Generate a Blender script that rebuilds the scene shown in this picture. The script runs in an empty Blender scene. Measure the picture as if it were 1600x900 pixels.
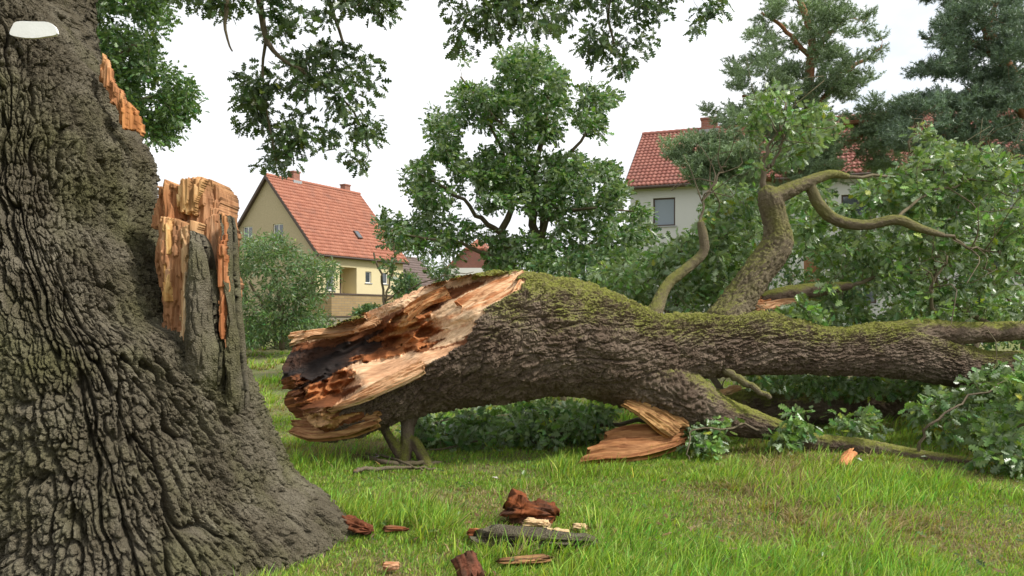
import bpy, bmesh, math, random
import numpy as np
from mathutils import Vector, Matrix
random.seed(7)
RNG = np.random.default_rng(11)
SC = bpy.context.scene
COL = SC.collection
R = math.radians

# ------------------------------------------------------------------ camera, sky, sun, exposure
F = 1600 * 26 / 36.0          # focal length in reference pixels
HY = 490.0                    # horizon row of the photograph
CH = 1.6
cam = bpy.data.cameras.new('camera'); co = bpy.data.objects.new('camera', cam); COL.objects.link(co)
co.location = (0, 0, CH); co.rotation_euler = (R(90), 0, 0)
cam.lens = 26; cam.sensor_width = 36; cam.shift_y = 40 / 1600.0
cam.clip_start = 0.05; cam.clip_end = 9000
SC.camera = co
SC.render.resolution_x, SC.render.resolution_y = 1024, 576
SC.view_settings.view_transform = 'Standard'
SC.view_settings.look = 'None'
SC.view_settings.exposure = 0.58
SC.view_settings.gamma = 1
SC.view_settings.use_curve_mapping = False
SUN_EL, SUN_ROT = R(48), R(108)     # from the right, a little behind the camera
world = bpy.data.worlds.new('World'); SC.world = world; world.use_nodes = True
wn = world.node_tree; wn.nodes.clear()
def WN(t, **k):
    n = wn.nodes.new(t)
    for a, b in k.items(): setattr(n, a, b)
    return n
w_out = WN('ShaderNodeOutputWorld'); w_bg = WN('ShaderNodeBackground'); w_bg.inputs['Strength'].default_value = 0.1
w_sky = WN('ShaderNodeTexSky', sky_type='NISHITA', sun_disc=False, sun_elevation=SUN_EL, sun_rotation=SUN_ROT)
w_sky.air_density = 1.2; w_sky.dust_density = 2.0
w_tc = WN('ShaderNodeTexCoord'); w_map = WN('ShaderNodeMapping'); w_map.inputs['Scale'].default_value = (1.6, 1.6, 3.2)
w_no = WN('ShaderNodeTexNoise'); w_no.inputs['Scale'].default_value = 1.9; w_no.inputs['Detail'].default_value = 6
w_dot = WN('ShaderNodeVectorMath', operation='DOT_PRODUCT'); w_dot.inputs[1].default_value = (0.62, 0.60, 0.50)
w_mr = WN('ShaderNodeMapRange'); w_mr.inputs['From Min'].default_value = 0.80; w_mr.inputs['From Max'].default_value = 1.0
w_mr.inputs['To Min'].default_value = 0.40; w_mr.inputs['To Max'].default_value = -0.04
w_add = WN('ShaderNodeMath', operation='ADD')
w_rmp = WN('ShaderNodeMapRange'); w_rmp.inputs['From Min'].default_value = 0.42; w_rmp.inputs['From Max'].default_value = 0.66
w_mix = WN('ShaderNodeMix', data_type='RGBA'); w_mix.inputs['B'].default_value = (8.6, 8.75, 9.0, 1)
L = wn.links.new
L(w_tc.outputs['Generated'], w_map.inputs['Vector']); L(w_map.outputs['Vector'], w_no.inputs['Vector'])
L(w_tc.outputs['Generated'], w_dot.inputs[0]); L(w_dot.outputs['Value'], w_mr.inputs['Value'])
L(w_no.outputs['Fac'], w_add.inputs[0]); L(w_mr.outputs['Result'], w_add.inputs[1]); L(w_add.outputs[0], w_rmp.inputs['Value'])
w_cl = WN('ShaderNodeMix', data_type='RGBA'); w_cl.inputs['A'].default_value = (7.3, 7.5, 7.75, 1); w_cl.inputs['B'].default_value = (8.6, 8.7, 8.9, 1)
w_no2 = WN('ShaderNodeTexNoise'); w_no2.inputs['Scale'].default_value = 3.1; w_no2.inputs['Detail'].default_value = 7
w_r2 = WN('ShaderNodeMapRange'); w_r2.inputs['From Min'].default_value = 0.38; w_r2.inputs['From Max'].default_value = 0.60
L(w_map.outputs['Vector'], w_no2.inputs['Vector']); L(w_no2.outputs['Fac'], w_r2.inputs['Value']); L(w_r2.outputs['Result'], w_cl.inputs['Factor']); L(w_cl.outputs['Result'], w_mix.inputs['B'])
L(w_rmp.outputs['Result'], w_mix.inputs['Factor']); w_haz = WN('ShaderNodeMix', data_type='RGBA'); w_haz.inputs['Factor'].default_value = 0.75; w_haz.inputs['B'].default_value = (5.3, 6.3, 7.3, 1)
L(w_sky.outputs['Color'], w_haz.inputs['A']); L(w_haz.outputs['Result'], w_mix.inputs['A'])
L(w_mix.outputs['Result'], w_bg.inputs['Color']); L(w_bg.outputs['Background'], w_out.inputs['Surface'])
sun = bpy.data.lights.new('sun', 'SUN'); so = bpy.data.objects.new('sun', sun); COL.objects.link(so)
sun.energy = 3.2; sun.angle = R(10); sun.color = (1.0, 0.95, 0.87)
# direction to the sun: rotation measured like the sky texture (from +Y, clockwise seen from above)
sdir = Vector((math.sin(SUN_ROT) * math.cos(SUN_EL), math.cos(SUN_ROT) * math.cos(SUN_EL), math.sin(SUN_EL)))
so.rotation_euler = sdir.to_track_quat('Z', 'Y').to_euler()
SC.cycles.use_denoising = True
SC.cycles.max_bounces = 6; SC.cycles.transparent_max_bounces = 6
SC.cycles.caustics_reflective = False; SC.cycles.caustics_refractive = False

# ------------------------------------------------------------------ helpers
def P(px, py, d):
    """world point seen at reference pixel (px, py) when it stands d metres away"""
    return np.array([(px - 800) / F * d, d, CH + (HY - py) / F * d])
def to_px(v):
    return 800 + v[:, 0] / v[:, 1] * F, HY - (v[:, 2] - CH) / v[:, 1] * F
def sstep(a, b, x):
    t = np.clip((x - a) / (b - a), 0, 1); return t * t * (3 - 2 * t)
def _h(ix, iy, iz, seed):
    n = (ix.astype(np.int64) * 374761393 + iy.astype(np.int64) * 668265263 + iz.astype(np.int64) * 2147483647 + seed * 1274126177) & 0xFFFFFFFF
    n = ((n ^ (n >> 13)) * 1274126177) & 0xFFFFFFFF
    n = ((n ^ (n >> 15)) * 2246822519) & 0xFFFFFFFF
    n = n ^ (n >> 16)
    return (n & 0xFFFFFF).astype(np.float64) / 16777216.0
def vnoise(p, seed=0):
    i = np.floor(p).astype(np.int64); f = p - i; f = f * f * (3 - 2 * f)
    r = 0
    for dx in (0, 1):
        wx = f[:, 0] if dx else 1 - f[:, 0]
        for dy in (0, 1):
            wy = f[:, 1] if dy else 1 - f[:, 1]
            for dz in (0, 1):
                wz = f[:, 2] if dz else 1 - f[:, 2]
                r = r + wx * wy * wz * _h(i[:, 0] + dx, i[:, 1] + dy, i[:, 2] + dz, seed)
    return r
def fbm(p, o=4, seed=0):
    a, s, t = 0.5, 0, 0
    for k in range(o):
        s = s + a * vnoise(p, seed + k); t += a; p = p * 2.03 + 17.3; a *= 0.5
    return s / t
def worley(p, seed=0):
    i = np.floor(p).astype(np.int64); f1 = np.full(len(p), 9.0); f2 = np.full(len(p), 9.0); idd = np.zeros(len(p))
    for dx in (-1, 0, 1):
        for dy in (-1, 0, 1):
            for dz in (-1, 0, 1):
                c = i + np.array([dx, dy, dz])
                q = np.stack([c[:, 0] + _h(c[:, 0], c[:, 1], c[:, 2], seed), c[:, 1] + _h(c[:, 0], c[:, 1], c[:, 2], seed + 1),
                              c[:, 2] + _h(c[:, 0], c[:, 1], c[:, 2], seed + 2)], 1)
                d = ((q - p) ** 2).sum(1)
                m = d < f1
                f2 = np.where(m, f1, np.minimum(f2, d)); f1 = np.where(m, d, f1)
                idd = np.where(m, _h(c[:, 0], c[:, 1], c[:, 2], seed + 7), idd)
    return np.sqrt(f1), np.sqrt(f2), idd
def inpoly(x, y, poly):
    r = np.zeros(len(x), bool); n = len(poly)
    for k in range(n):
        x0, y0 = poly[k]; x1, y1 = poly[(k + 1) % n]
        c = ((y0 > y) != (y1 > y))
        with np.errstate(divide='ignore', invalid='ignore'):
            xi = (x1 - x0) * (y - y0) / ((y1 - y0) if y1 != y0 else 1e-9) + x0
        r ^= c & (x < xi)
    return r
def unit(v):
    return v / np.maximum(np.linalg.norm(v, axis=-1, keepdims=True), 1e-9)

def empty(name, loc, label=None, cat=None, group=None, rz=0):
    o = bpy.data.objects.new(name, None); COL.objects.link(o); o.location = [float(a) for a in loc]; o.rotation_euler = (0, 0, rz)
    o.empty_display_size = 0.2
    return tag(o, label, cat, group)
def tag(o, label=None, cat=None, group=None, kind=None):
    if label: o['label'] = label
    if cat: o['category'] = cat
    if group: o['group'] = group
    if kind: o['kind'] = kind
    return o
def link(name, me, m=None, parent=None, smooth=False, world_verts=True):
    """one mesh object; world-space vertices stay where they are when it gets a parent"""
    o = bpy.data.objects.new(name, me); COL.objects.link(o)
    if m is not None and not me.materials: me.materials.append(m)
    if smooth: me.polygons.foreach_set('use_smooth', [True] * len(me.polygons))
    if parent is not None:
        o.parent = parent
        if world_verts:
            r = parent
            M = Matrix.Identity(4)
            while r is not None:
                M = r.matrix_basis.copy() @ M if r.parent is None else (r.matrix_parent_inverse @ r.matrix_basis) @ M
                r = r.parent
            o.matrix_parent_inverse = M.inverted()
    return o
def np_mesh(name, v, loops, starts, attrs=None):
    me = bpy.data.meshes.new(name)
    me.vertices.add(len(v)); me.vertices.foreach_set('co', np.ascontiguousarray(v, dtype=np.float32).ravel())
    me.loops.add(len(loops)); me.loops.foreach_set('vertex_index', np.ascontiguousarray(loops, dtype=np.int32))
    me.polygons.add(len(starts)); me.polygons.foreach_set('loop_start', np.ascontiguousarray(starts, dtype=np.int32))
    me.update(calc_edges=True)
    for k, a in (attrs or {}).items():
        if a.ndim == 1:
            t = me.attributes.new(k, 'FLOAT', 'POINT'); t.data.foreach_set('value', a.astype(np.float32))
        else:
            t = me.attributes.new(k, 'FLOAT_COLOR', 'POINT')
            c = np.ones((len(a), 4), np.float32); c[:, :3] = a; t.data.foreach_set('color', c.ravel())
    return me
def quad_mesh(name, v, q, attrs=None):
    q = np.asarray(q); return np_mesh(name, v, q.ravel(), np.arange(len(q)) * q.shape[1], attrs)
def pyd(name, v, f):
    me = bpy.data.meshes.new(name); me.from_pydata([tuple(map(float, a)) for a in v], [], [tuple(map(int, a)) for a in f]); me.update(); return me
def grid_faces(nu, nv, wrap=False):
    """vertices indexed [u, v]; wrap closes v"""
    a = np.arange(nu * nv).reshape(nu, nv)
    if wrap: a = np.concatenate([a, a[:, :1]], 1)
    return np.stack([a[:-1, :-1], a[1:, :-1], a[1:, 1:], a[:-1, 1:]], -1).reshape(-1, 4)
def spline(pts, n):
    p = np.asarray(pts, float); m = len(p)
    if m < 3:
        t = np.linspace(0, 1, n)[:, None]; return p[0] * (1 - t) + p[-1] * t
    q = np.concatenate([[2 * p[0] - p[1]], p, [2 * p[-1] - p[-2]]])
    t = np.linspace(0, m - 1 - 1e-6, n); k = t.astype(int); f = (t - k)[:, None]
    a, b, c, d = q[k], q[k + 1], q[k + 2], q[k + 3]
    return 0.5 * (2 * b + (c - a) * f + (2 * a - 5 * b + 4 * c - d) * f ** 2 + (3 * b - a - 3 * c + d) * f ** 3)
def frames(p):
    t = unit(np.gradient(p, axis=0)); n = np.zeros_like(p)
    a = np.array([0, 0, 1.0]) if abs(t[0, 2]) < 0.9 else np.array([1.0, 0, 0])
    v = np.cross(t[0], a); v /= np.linalg.norm(v)
    for k in range(len(p)):
        v = v - t[k] * v.dot(t[k]); v = v / max(np.linalg.norm(v), 1e-9); n[k] = v
    return t, n, np.cross(t, n)
def tubes(paths, sides=6):
    """paths of (x, y, z, r) rows -> one mesh's vertices and quads, ends capped to points"""
    V, Q = [], []; base = 0
    ang = np.linspace(0, 2 * np.pi, sides, endpoint=False); ca, sa = np.cos(ang), np.sin(ang)
    for p in paths:
        p = np.asarray(p, float); t, n, b = frames(p[:, :3]); r = p[:, 3].copy()
        v = p[:, None, :3] + r[:, None, None] * (n[:, None] * ca[None, :, None] + b[:, None] * sa[None, :, None])
        V.append(v.reshape(-1, 3)); Q.append(grid_faces(len(p), sides, True) + base); base += len(p) * sides
        V.append(p[[0, -1], :3] + t[[0, -1]] * (r[[0, -1], None] * np.array([[-.6], [.6]])))
        i0 = base - len(p) * sides; i1 = base - sides; k = np.arange(sides); kn = (k + 1) % sides
        Q.append(np.stack([i0 + k, i0 + kn, np.full(sides, base), np.full(sides, base)], 1))
        Q.append(np.stack([i1 + kn, i1 + k, np.full(sides, base + 1), np.full(sides, base + 1)], 1)); base += 2
    V = np.concatenate(V); Q = np.concatenate(Q)
    tri = Q[:, 2] == Q[:, 3]
    loops = np.concatenate([Q[~tri].ravel(), Q[tri][:, :3].ravel()])
    starts = np.concatenate([np.arange((~tri).sum()) * 4, (~tri).sum() * 4 + np.arange(tri.sum()) * 3])
    return V, loops, starts
def tube_obj(name, paths, m, parent=None, sides=6):
    v, l, s = tubes(paths, sides); return link(name, np_mesh(name, v, l, s), m, parent, smooth=True)

# ------------------------------------------------------------------ materials
def mat(name):
    m = bpy.data.materials.new(name); m.use_nodes = True; nt = m.node_tree; nt.nodes.clear()
    out = nt.nodes.new('ShaderNodeOutputMaterial'); b = nt.nodes.new('ShaderNodeBsdfPrincipled')
    nt.links.new(b.outputs[0], out.inputs[0]); return m, nt, b, out
def nd(nt, t, ins=None, **k):
    n = nt.nodes.new(t)
    for a, b in k.items(): setattr(n, a, b)
    for a, b in (ins or {}).items():
        if isinstance(b, bpy.types.NodeSocket): nt.links.new(b, n.inputs[a])
        else: n.inputs[a].default_value = b
    return n
def c4(c): return (c[0], c[1], c[2], 1)
def mix(nt, fac, a, b, mode='MIX'):
    n = nt.nodes.new('ShaderNodeMix'); n.data_type = 'RGBA'; n.blend_type = mode
    for s, v in (('Factor', fac), ('A', a), ('B', b)):
        if isinstance(v, bpy.types.NodeSocket): nt.links.new(v, n.inputs[s])
        else: n.inputs[s].default_value = v if s == 'Factor' else c4(v)
    return n.outputs['Result']
def mrange(nt, v, a, b, c=0.0, d=1.0):
    return nd(nt, 'ShaderNodeMapRange', {'Value': v, 'From Min': a, 'From Max': b, 'To Min': c, 'To Max': d}).outputs['Result']
def math_(nt, op, a, b=0.0):
    n = nt.nodes.new('ShaderNodeMath'); n.operation = op
    for i, v in enumerate((a, b)):
        if isinstance(v, bpy.types.NodeSocket): nt.links.new(v, n.inputs[i])
        else: n.inputs[i].default_value = v
    return n.outputs[0]
def coords(nt, scale=(1, 1, 1), rot=(0, 0, 0)):
    tc = nd(nt, 'ShaderNodeTexCoord'); return nd(nt, 'ShaderNodeMapping', {'Vector': tc.outputs['Object'], 'Scale': scale, 'Rotation': rot}).outputs[0]
def noise(nt, vec, scale, detail=4, rough=0.55):
    return nd(nt, 'ShaderNodeTexNoise', {'Vector': vec, 'Scale': scale, 'Detail': detail, 'Roughness': rough}).outputs['Fac']
def bump(nt, b, h, strength=0.5, dist=0.01):
    n = nd(nt, 'ShaderNodeBump', {'Height': h, 'Strength': strength, 'Distance': dist}); nt.links.new(n.outputs[0], b.inputs['Normal'])

def simple_mat(name, col, rough=0.7, var=0.25, scale=6.0, bmp=0.2, stretch=(1, 1, 1)):
    m, nt, b, o = mat(name); v = coords(nt, stretch); n = noise(nt, v, scale, 5)
    c = mix(nt, n, tuple(a * (1 - var) for a in col), tuple(min(1, a * (1 + var)) for a in col))
    nt.links.new(c, b.inputs['Base Color']); b.inputs['Roughness'].default_value = rough
    if bmp: bump(nt, b, noise(nt, v, scale * 6, 4), bmp, 0.02)
    return m
def leaf_mat(name, under=(0.20, 0.27, 0.16), under_f=0.75, rough=0.36, transl=0.28, spec=0.5):
    """colour per leaf from the mesh attribute, paler matt underside, some light through the blade"""
    m, nt, b, o = mat(name)
    col = nd(nt, 'ShaderNodeAttribute', attribute_name='Col').outputs['Color']
    bf = nd(nt, 'ShaderNodeNewGeometry').outputs['Backfacing']
    c = mix(nt, math_(nt, 'MULTIPLY', bf, under_f), col, under)
    nt.links.new(c, b.inputs['Base Color']); b.inputs['Roughness'].default_value = rough
    b.inputs['Specular IOR Level'].default_value = spec
    t = nd(nt, 'ShaderNodeBsdfTranslucent'); nt.links.new(mix(nt, 1.0, c, (1.25, 1.35, 0.55), 'MULTIPLY'), t.inputs['Color'])
    ms = nd(nt, 'ShaderNodeMixShader', {'Fac': transl}); nt.links.new(b.outputs[0], ms.inputs[1]); nt.links.new(t.outputs[0], ms.inputs[2])
    nt.links.new(ms.outputs[0], o.inputs[0]); return m
def bark_mat(name, c_dark, c_mid, c_light, moss=(0.13, 0.14, 0.02), moss_top=0.0, moss_all=0.0, fine=1.0, lo=0.45, hi=0.8, shape=False):
    m, nt, b, o = mat(name); v = coords(nt)
    n1 = noise(nt, v, 3.0, 5); n2 = noise(nt, v, 22.0, 6, 0.65); n3 = noise(nt, v, 90.0, 4, 0.6)
    c = mix(nt, mrange(nt, n2, 0.35, 0.68), c_dark, c_mid); c = mix(nt, mrange(nt, n1, 0.45, 0.72), c, c_light)
    c = mix(nt, mrange(nt, n3, 0.3, 0.75, 0.0, 0.5), c, c_mid)
    nz = nd(nt, 'ShaderNodeSeparateXYZ', {'Vector': nd(nt, 'ShaderNodeNewGeometry').outputs['Normal']}).outputs['Z']
    if shape: nz = math_(nt, 'ADD', math_(nt, 'MULTIPLY', nz, 0.3), math_(nt, 'MULTIPLY', nd(nt, 'ShaderNodeAttribute', attribute_name='upn').outputs['Fac'], 0.8))
    if moss_top:
        up = math_(nt, 'ADD', nz, math_(nt, 'MULTIPLY', math_(nt, 'SUBTRACT', noise(nt, v, 4.5, 5), 0.5), 1.5))
        f = math_(nt, 'MULTIPLY', math_(nt, 'MULTIPLY', mrange(nt, up, lo, hi), mrange(nt, noise(nt, v, 30.0, 4, .7), .34, .56, .35, 1.0)), moss_top)
        c = mix(nt, f, c, mix(nt, n2, tuple(a * 0.55 for a in moss), tuple(a * 1.5 for a in moss)))
    if moss_all:
        f = mrange(nt, noise(nt, v, 1.7, 4), 0.45, 0.7, 0.0, moss_all)
        c = mix(nt, f, c, mix(nt, n2, tuple(a * 0.6 for a in moss), tuple(a * 1.4 for a in moss)))
    sp_ = mrange(nt, noise(nt, v, 130.0, 3, .7), .3, .7, .62, 1.38)
    c = mix(nt, 1.0, c, nd(nt, 'ShaderNodeCombineColor', {'Red': sp_, 'Green': sp_, 'Blue': sp_}).outputs[0], 'MULTIPLY')
    nt.links.new(c, b.inputs['Base Color']); b.inputs['Roughness'].default_value = 0.9; b.inputs['Specular IOR Level'].default_value = 0.25
    vo = nd(nt, 'ShaderNodeTexVoronoi', {'Vector': v, 'Scale': 55.0}, feature='DISTANCE_TO_EDGE').outputs['Distance']
    h = math_(nt, 'ADD', math_(nt, 'MULTIPLY', n3, 0.8), math_(nt, 'ADD', n2, math_(nt, 'MULTIPLY', mrange(nt, vo, 0, 0.25), 0.35)))
    bump(nt, b, h, 0.85 * fine, 0.02); return m
def wood_mat(name, rot=(0, 0, 0), stretch=(3, 40, 40)):
    m, nt, b, o = mat(name); v = coords(nt, stretch, rot)
    col = nd(nt, 'ShaderNodeAttribute', attribute_name='Col').outputs['Color']
    f = noise(nt, v, 1.0, 6, 0.6); g = noise(nt, coords(nt), 9.0, 5)
    c = mix(nt, 1.0, col, mix(nt, mrange(nt, f, 0.3, 0.7), (0.62, 0.52, 0.45), (1.22, 1.2, 1.15)), 'MULTIPLY')
    c = mix(nt, mrange(nt, g, 0.55, 0.8, 0, 0.45), c, mix(nt, 1.0, c, (0.72, 0.5, 0.33), 'MULTIPLY'))
    nt.links.new(c, b.inputs['Base Color']); b.inputs['Roughness'].default_value = 0.75; b.inputs['Specular IOR Level'].default_value = 0.25
    bump(nt, b, f, 0.7, 0.012); return m

M_bark = bark_mat('oak_bark', (0.070, 0.057, 0.036), (0.130, 0.112, 0.077), (0.205, 0.182, 0.135), moss=(0.098, 0.100, 0.030), moss_all=0.6)
M_fbark = bark_mat('mossy_oak_bark', (0.085, 0.056, 0.037), (0.155, 0.112, 0.080), (0.25, 0.195, 0.145), moss=(0.215, 0.230, 0.040), moss_top=0.95, lo=0.30, hi=0.75, shape=True)
M_limb = bark_mat('mossy_limb_bark', (0.12, 0.095, 0.06), (0.17, 0.135, 0.09), (0.22, 0.18, 0.12), moss=(0.185, 0.195, 0.035), moss_top=0.8, moss_all=0.75, lo=0.15, hi=0.7)
M_twig = bark_mat('twig_bark', (0.10, 0.078, 0.05), (0.15, 0.12, 0.08), (0.2, 0.165, 0.12), moss_all=0.3, moss=(0.16, 0.15, 0.05), fine=0.4)
M_pbark = bark_mat('pine_bark', (0.22, 0.10, 0.05), (0.34, 0.16, 0.08), (0.38, 0.21, 0.12), fine=0.8)
M_wood = wood_mat('torn_oak_wood', (0, R(22), 0), (3, 34, 34))
M_woodv = wood_mat('torn_oak_wood_upright', (0, 0, 0), (34, 34, 3))
M_oak = leaf_mat('oak_leaf', under=(0.20, 0.29, 0.13), under_f=0.6)
M_oak_wind = leaf_mat('oak_leaf_pale_underside', under=(0.27, 0.34, 0.22), under_f=0.8)
M_oak_over = leaf_mat('oak_leaf_overhead', transl=0.22, under_f=0.5)
M_needle = leaf_mat('pine_needle', under_f=0.1, transl=0.12, rough=0.5)
M_shrub = leaf_mat('willow_leaf', under=(0.22, 0.27, 0.18), under_f=0.6)
M_grass = leaf_mat('grass_blade', under_f=0.0, transl=0.35, rough=0.5, spec=0.3)

# ------------------------------------------------------------------ ground
def gz(x, y):
    x = np.atleast_1d(np.asarray(x, float)); y = np.atleast_1d(np.asarray(y, float))
    p = np.stack([x * 0.55, y * 0.55, x * 0], 1); q = np.stack([x * 2.3, y * 2.3, x * 0 + 5], 1)
    near = 1 - sstep(20, 60, y)
    return 0.9 * sstep(14, 45, y) + near * (0.09 * (vnoise(p, 3) - 0.5) + 0.035 * (vnoise(q, 4) - 0.5))
def axis(lo, hi, fine_lo, fine_hi, step, n_out):
    a = np.arange(fine_lo, fine_hi + 1e-6, step)
    l = fine_lo - np.geomspace(step * 2, fine_lo - lo, n_out)[::-1]; h = fine_hi + np.geomspace(step * 2, hi - fine_hi, n_out)
    return np.concatenate([l, a, h])
def build_ground():
    xs = axis(-2500, 2500, -11, 13, 0.15, 28); ys = axis(-600, 4500, 2, 26, 0.15, 28)
    X, Y = np.meshgrid(xs, ys, indexing='ij'); v = np.stack([X.ravel(), Y.ravel(), gz(X.ravel(), Y.ravel())], 1)
    m, nt, b, o = mat('grassy_soil'); c0 = coords(nt)
    n1 = noise(nt, c0, 0.9, 5); n2 = noise(nt, c0, 30.0, 6, 0.75); n3 = noise(nt, c0, 110.0, 4, 0.75)
    c = mix(nt, mrange(nt, n2, 0.40, 0.60), (0.10, 0.12, 0.03), (0.25, 0.23, 0.09)); c = mix(nt, mrange(nt, n3, .42, .58, 0, .6), c, (0.13, 0.21, 0.035))
    c = mix(nt, mrange(nt, n1, 0.48, 0.62, 0, 0.8), c, mix(nt, n3, (0.16, 0.13, 0.05), (0.33, 0.27, 0.13)))
    nt.links.new(c, b.inputs['Base Color']); b.inputs['Roughness'].default_value = 0.95
    bump(nt, b, math_(nt, 'ADD', n2, n3), 0.9, 0.03)
    o = link('ground', quad_mesh('ground', v, grid_faces(len(xs), len(ys))[:, ::-1], None), m, smooth=True)
    tag(o, 'green lawn with dry brown patches under the fallen tree', kind='structure')
build_ground()

# ------------------------------------------------------------------ leaves
def leaf_template(kind):
    if kind == 'oak':
        e = [(.03, .05), (.15, .17), (.20, .25), (.07, .33), (.30, .45), (.31, .52), (.09, .57), (.32, .70), (.28, .78), (.09, .81), (.17, .94)]
    elif kind == 'oak_far':
        e = [(.20, .2), (.08, .34), (.36, .5), (.12, .62), (.30, .82)]
    elif kind == 'narrow':
        e = [(.09, .2), (.13, .5), (.08, .8)]
    n = len(e); v = [(0, 0, 0), (0, 1, 0)]
    for x, y in e: v.append((x, y, 0.35 * x + 0.10 * math.sin(y * 9)  * x))
    for x, y in e: v.append((-x, y, 0.35 * x + 0.10 * math.cos(y * 8) * x))
    v = np.array(v, float); v[:, 2] -= 0.16 * v[:, 1] ** 2
    r = [0] + list(range(2, 2 + n)) + [1]; l = [0, 1] + list(range(2 + 2 * n - 1, 2 + n - 1, -1))
    return v, [r, l]
TPL = {k: leaf_template(k) for k in ('oak', 'oak_far', 'narrow')}
def leaf_cloud(name, pos, t, nrm, size, col, kind, m, parent):
    tv, tf = TPL[kind]; n = len(pos)
    t = unit(t); b = unit(np.cross(t, nrm)); nn = np.cross(b, t)
    wid = size * RNG.uniform(0.8, 1.25, n)
    v = pos[:, None] + tv[None, :, 0:1] * wid[:, None, None] * b[:, None] + tv[None, :, 1:2] * size[:, None, None] * t[:, None] \
        + tv[None, :, 2:3] * size[:, None, None] * RNG.uniform(-0.4, 1.6, n)[:, None, None] * nn[:, None]
    k = len(tv); lp = np.concatenate([np.array(f) for f in tf]); ln = np.array([len(f) for f in tf])
    loops = (np.arange(n)[:, None] * k + lp[None]).ravel()
    starts = np.concatenate([[0], np.cumsum(np.tile(ln, n))[:-1]])
    return link(name, np_mesh(name, v.reshape(-1, 3), loops, starts, {'Col': np.repeat(col, k, 0)}), m, parent)
def rand_dir(n):
    return unit(RNG.normal(size=(n, 3)))
def leaf_cols(n, clump_tone, base, spread=0.28, yellow=0.06):
    base = np.array(base); t = (1 + spread * RNG.normal(size=n)).clip(0.45, 1.7) * clump_tone
    c = base[None] * t[:, None]; h = RNG.normal(size=n) * 0.12
    c[:, 0] *= 1 + h + 0.05; c[:, 2] *= 1 - h
    y = RNG.random(n) < yellow; c[y] = c[y] * np.array([2.0, 1.35, 0.8]); return c.clip(0.004, 0.6)
def foliage(name, clumps, dirs, per, spread, size, base, kind, m, parent, up=0.8, droop=0.25, wind=(0, 0, 0), tone_var=0.16, yellow=0.05):
    """leaves gathered round the ends of twigs: clumps (N,3), dirs (N,3) the twig directions"""
    N = len(clumps); cnt = RNG.integers(max(1, int(per * 0.6)), int(per * 1.4) + 1, N); idx = np.repeat(np.arange(N), cnt); n = len(idx)
    off = rand_dir(n) * (RNG.random(n) ** 0.5)[:, None] * spread; off[:, 2] *= 0.75
    pos = clumps[idx] + off
    t = unit(0.9 * unit(off) + 0.55 * dirs[idx] + 0.5 * rand_dir(n) + np.array(wind) - np.array([0, 0, droop]))
    nrm = unit(rand_dir(n) * 0.75 + np.array([0, 0, up]))
    tone = (1 + tone_var * RNG.normal(size=N)).clip(0.6, 1.5)[idx]
    sz = size * RNG.uniform(0.6, 1.25, n)
    return leaf_cloud(name, pos - t * sz[:, None] * 0.4, t, nrm, sz, leaf_cols(n, tone, base, yellow=yellow), kind, m, parent)
def sample_poly(poly, n, dlo, dhi, hole=None, thr=0.0, nscale=0.02):
    poly = np.array(poly, float); lo, hi = poly.min(0), poly.max(0); out = []
    while len(out) < n:
        q = RNG.uniform(lo, hi, (n * 3, 2)); q = q[inpoly(q[:, 0], q[:, 1], poly)]
        if thr > 0:
            k = vnoise(np.stack([q[:, 0] * nscale, q[:, 1] * nscale, np.full(len(q), 3.3)], 1), 21); q = q[k > thr * RNG.uniform(0.75, 1.2, len(q))]
        out += [P(a, b, RNG.uniform(dlo, dhi)) for a, b in q]
    return np.array(out[:n])
def grow(skel, clumps, r_tip=0.003, r_k=0.010, maxr=0.03, bend=0.18, nseg=4):
    """join every clump to the nearest part of the growing branch system; returns twig paths and directions"""
    nodes = np.array(skel)[:, :3]; rad = np.array(skel)[:, 3]
    dist = np.array([np.min(((nodes - c) ** 2).sum(1)) for c in clumps]); order = np.argsort(dist)
    cap = len(nodes) + len(clumps) * nseg; NP = np.zeros((cap, 3)); NR = np.zeros(cap); n = len(nodes); NP[:n] = nodes; NR[:n] = rad
    paths = []; dirs = np.zeros_like(clumps)
    for i in order:
        c = clumps[i]; d2 = ((NP[:n] - c) ** 2).sum(1); k = int(np.argmin(d2)); a = NP[k]; Ln = math.sqrt(d2[k])
        if Ln < 1e-3: continue
        r0 = min(NR[k] * 0.8, r_tip + r_k * Ln, maxr); t = np.linspace(0, 1, nseg + 1)[:, None]
        bow = RNG.normal(size=3) * bend * Ln + np.array([0, 0, 0.08 * Ln])
        p = a * (1 - t) + c * t + bow * (4 * t * (1 - t)) * 0.6
        p[1:-1] += RNG.normal(size=(nseg - 1, 3)) * 0.035 * Ln
        rr = r0 * (1 - t[:, 0]) + r_tip * t[:, 0]
        paths.append(np.concatenate([p, rr[:, None]], 1)); NP[n:n + nseg] = p[1:]; NR[n:n + nseg] = rr[1:]; n += nseg
        dirs[i] = p[-1] - p[-2]
    return paths, unit(dirs + 1e-6)
def skel_path(rows, n=14):
    """rows of (px, py, radius_px, d) -> resampled world path with radii in metres"""
    s = spline([list(P(a, b, d)) + [r / F * d] for a, b, r, d in rows], n); s[:, 3] = np.maximum(s[:, 3], 0.002); return s
def jitter(p, amp):
    q = p.copy(); q[1:-1, :3] += RNG.normal(size=(len(p) - 2, 3)) * amp; return q

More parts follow.
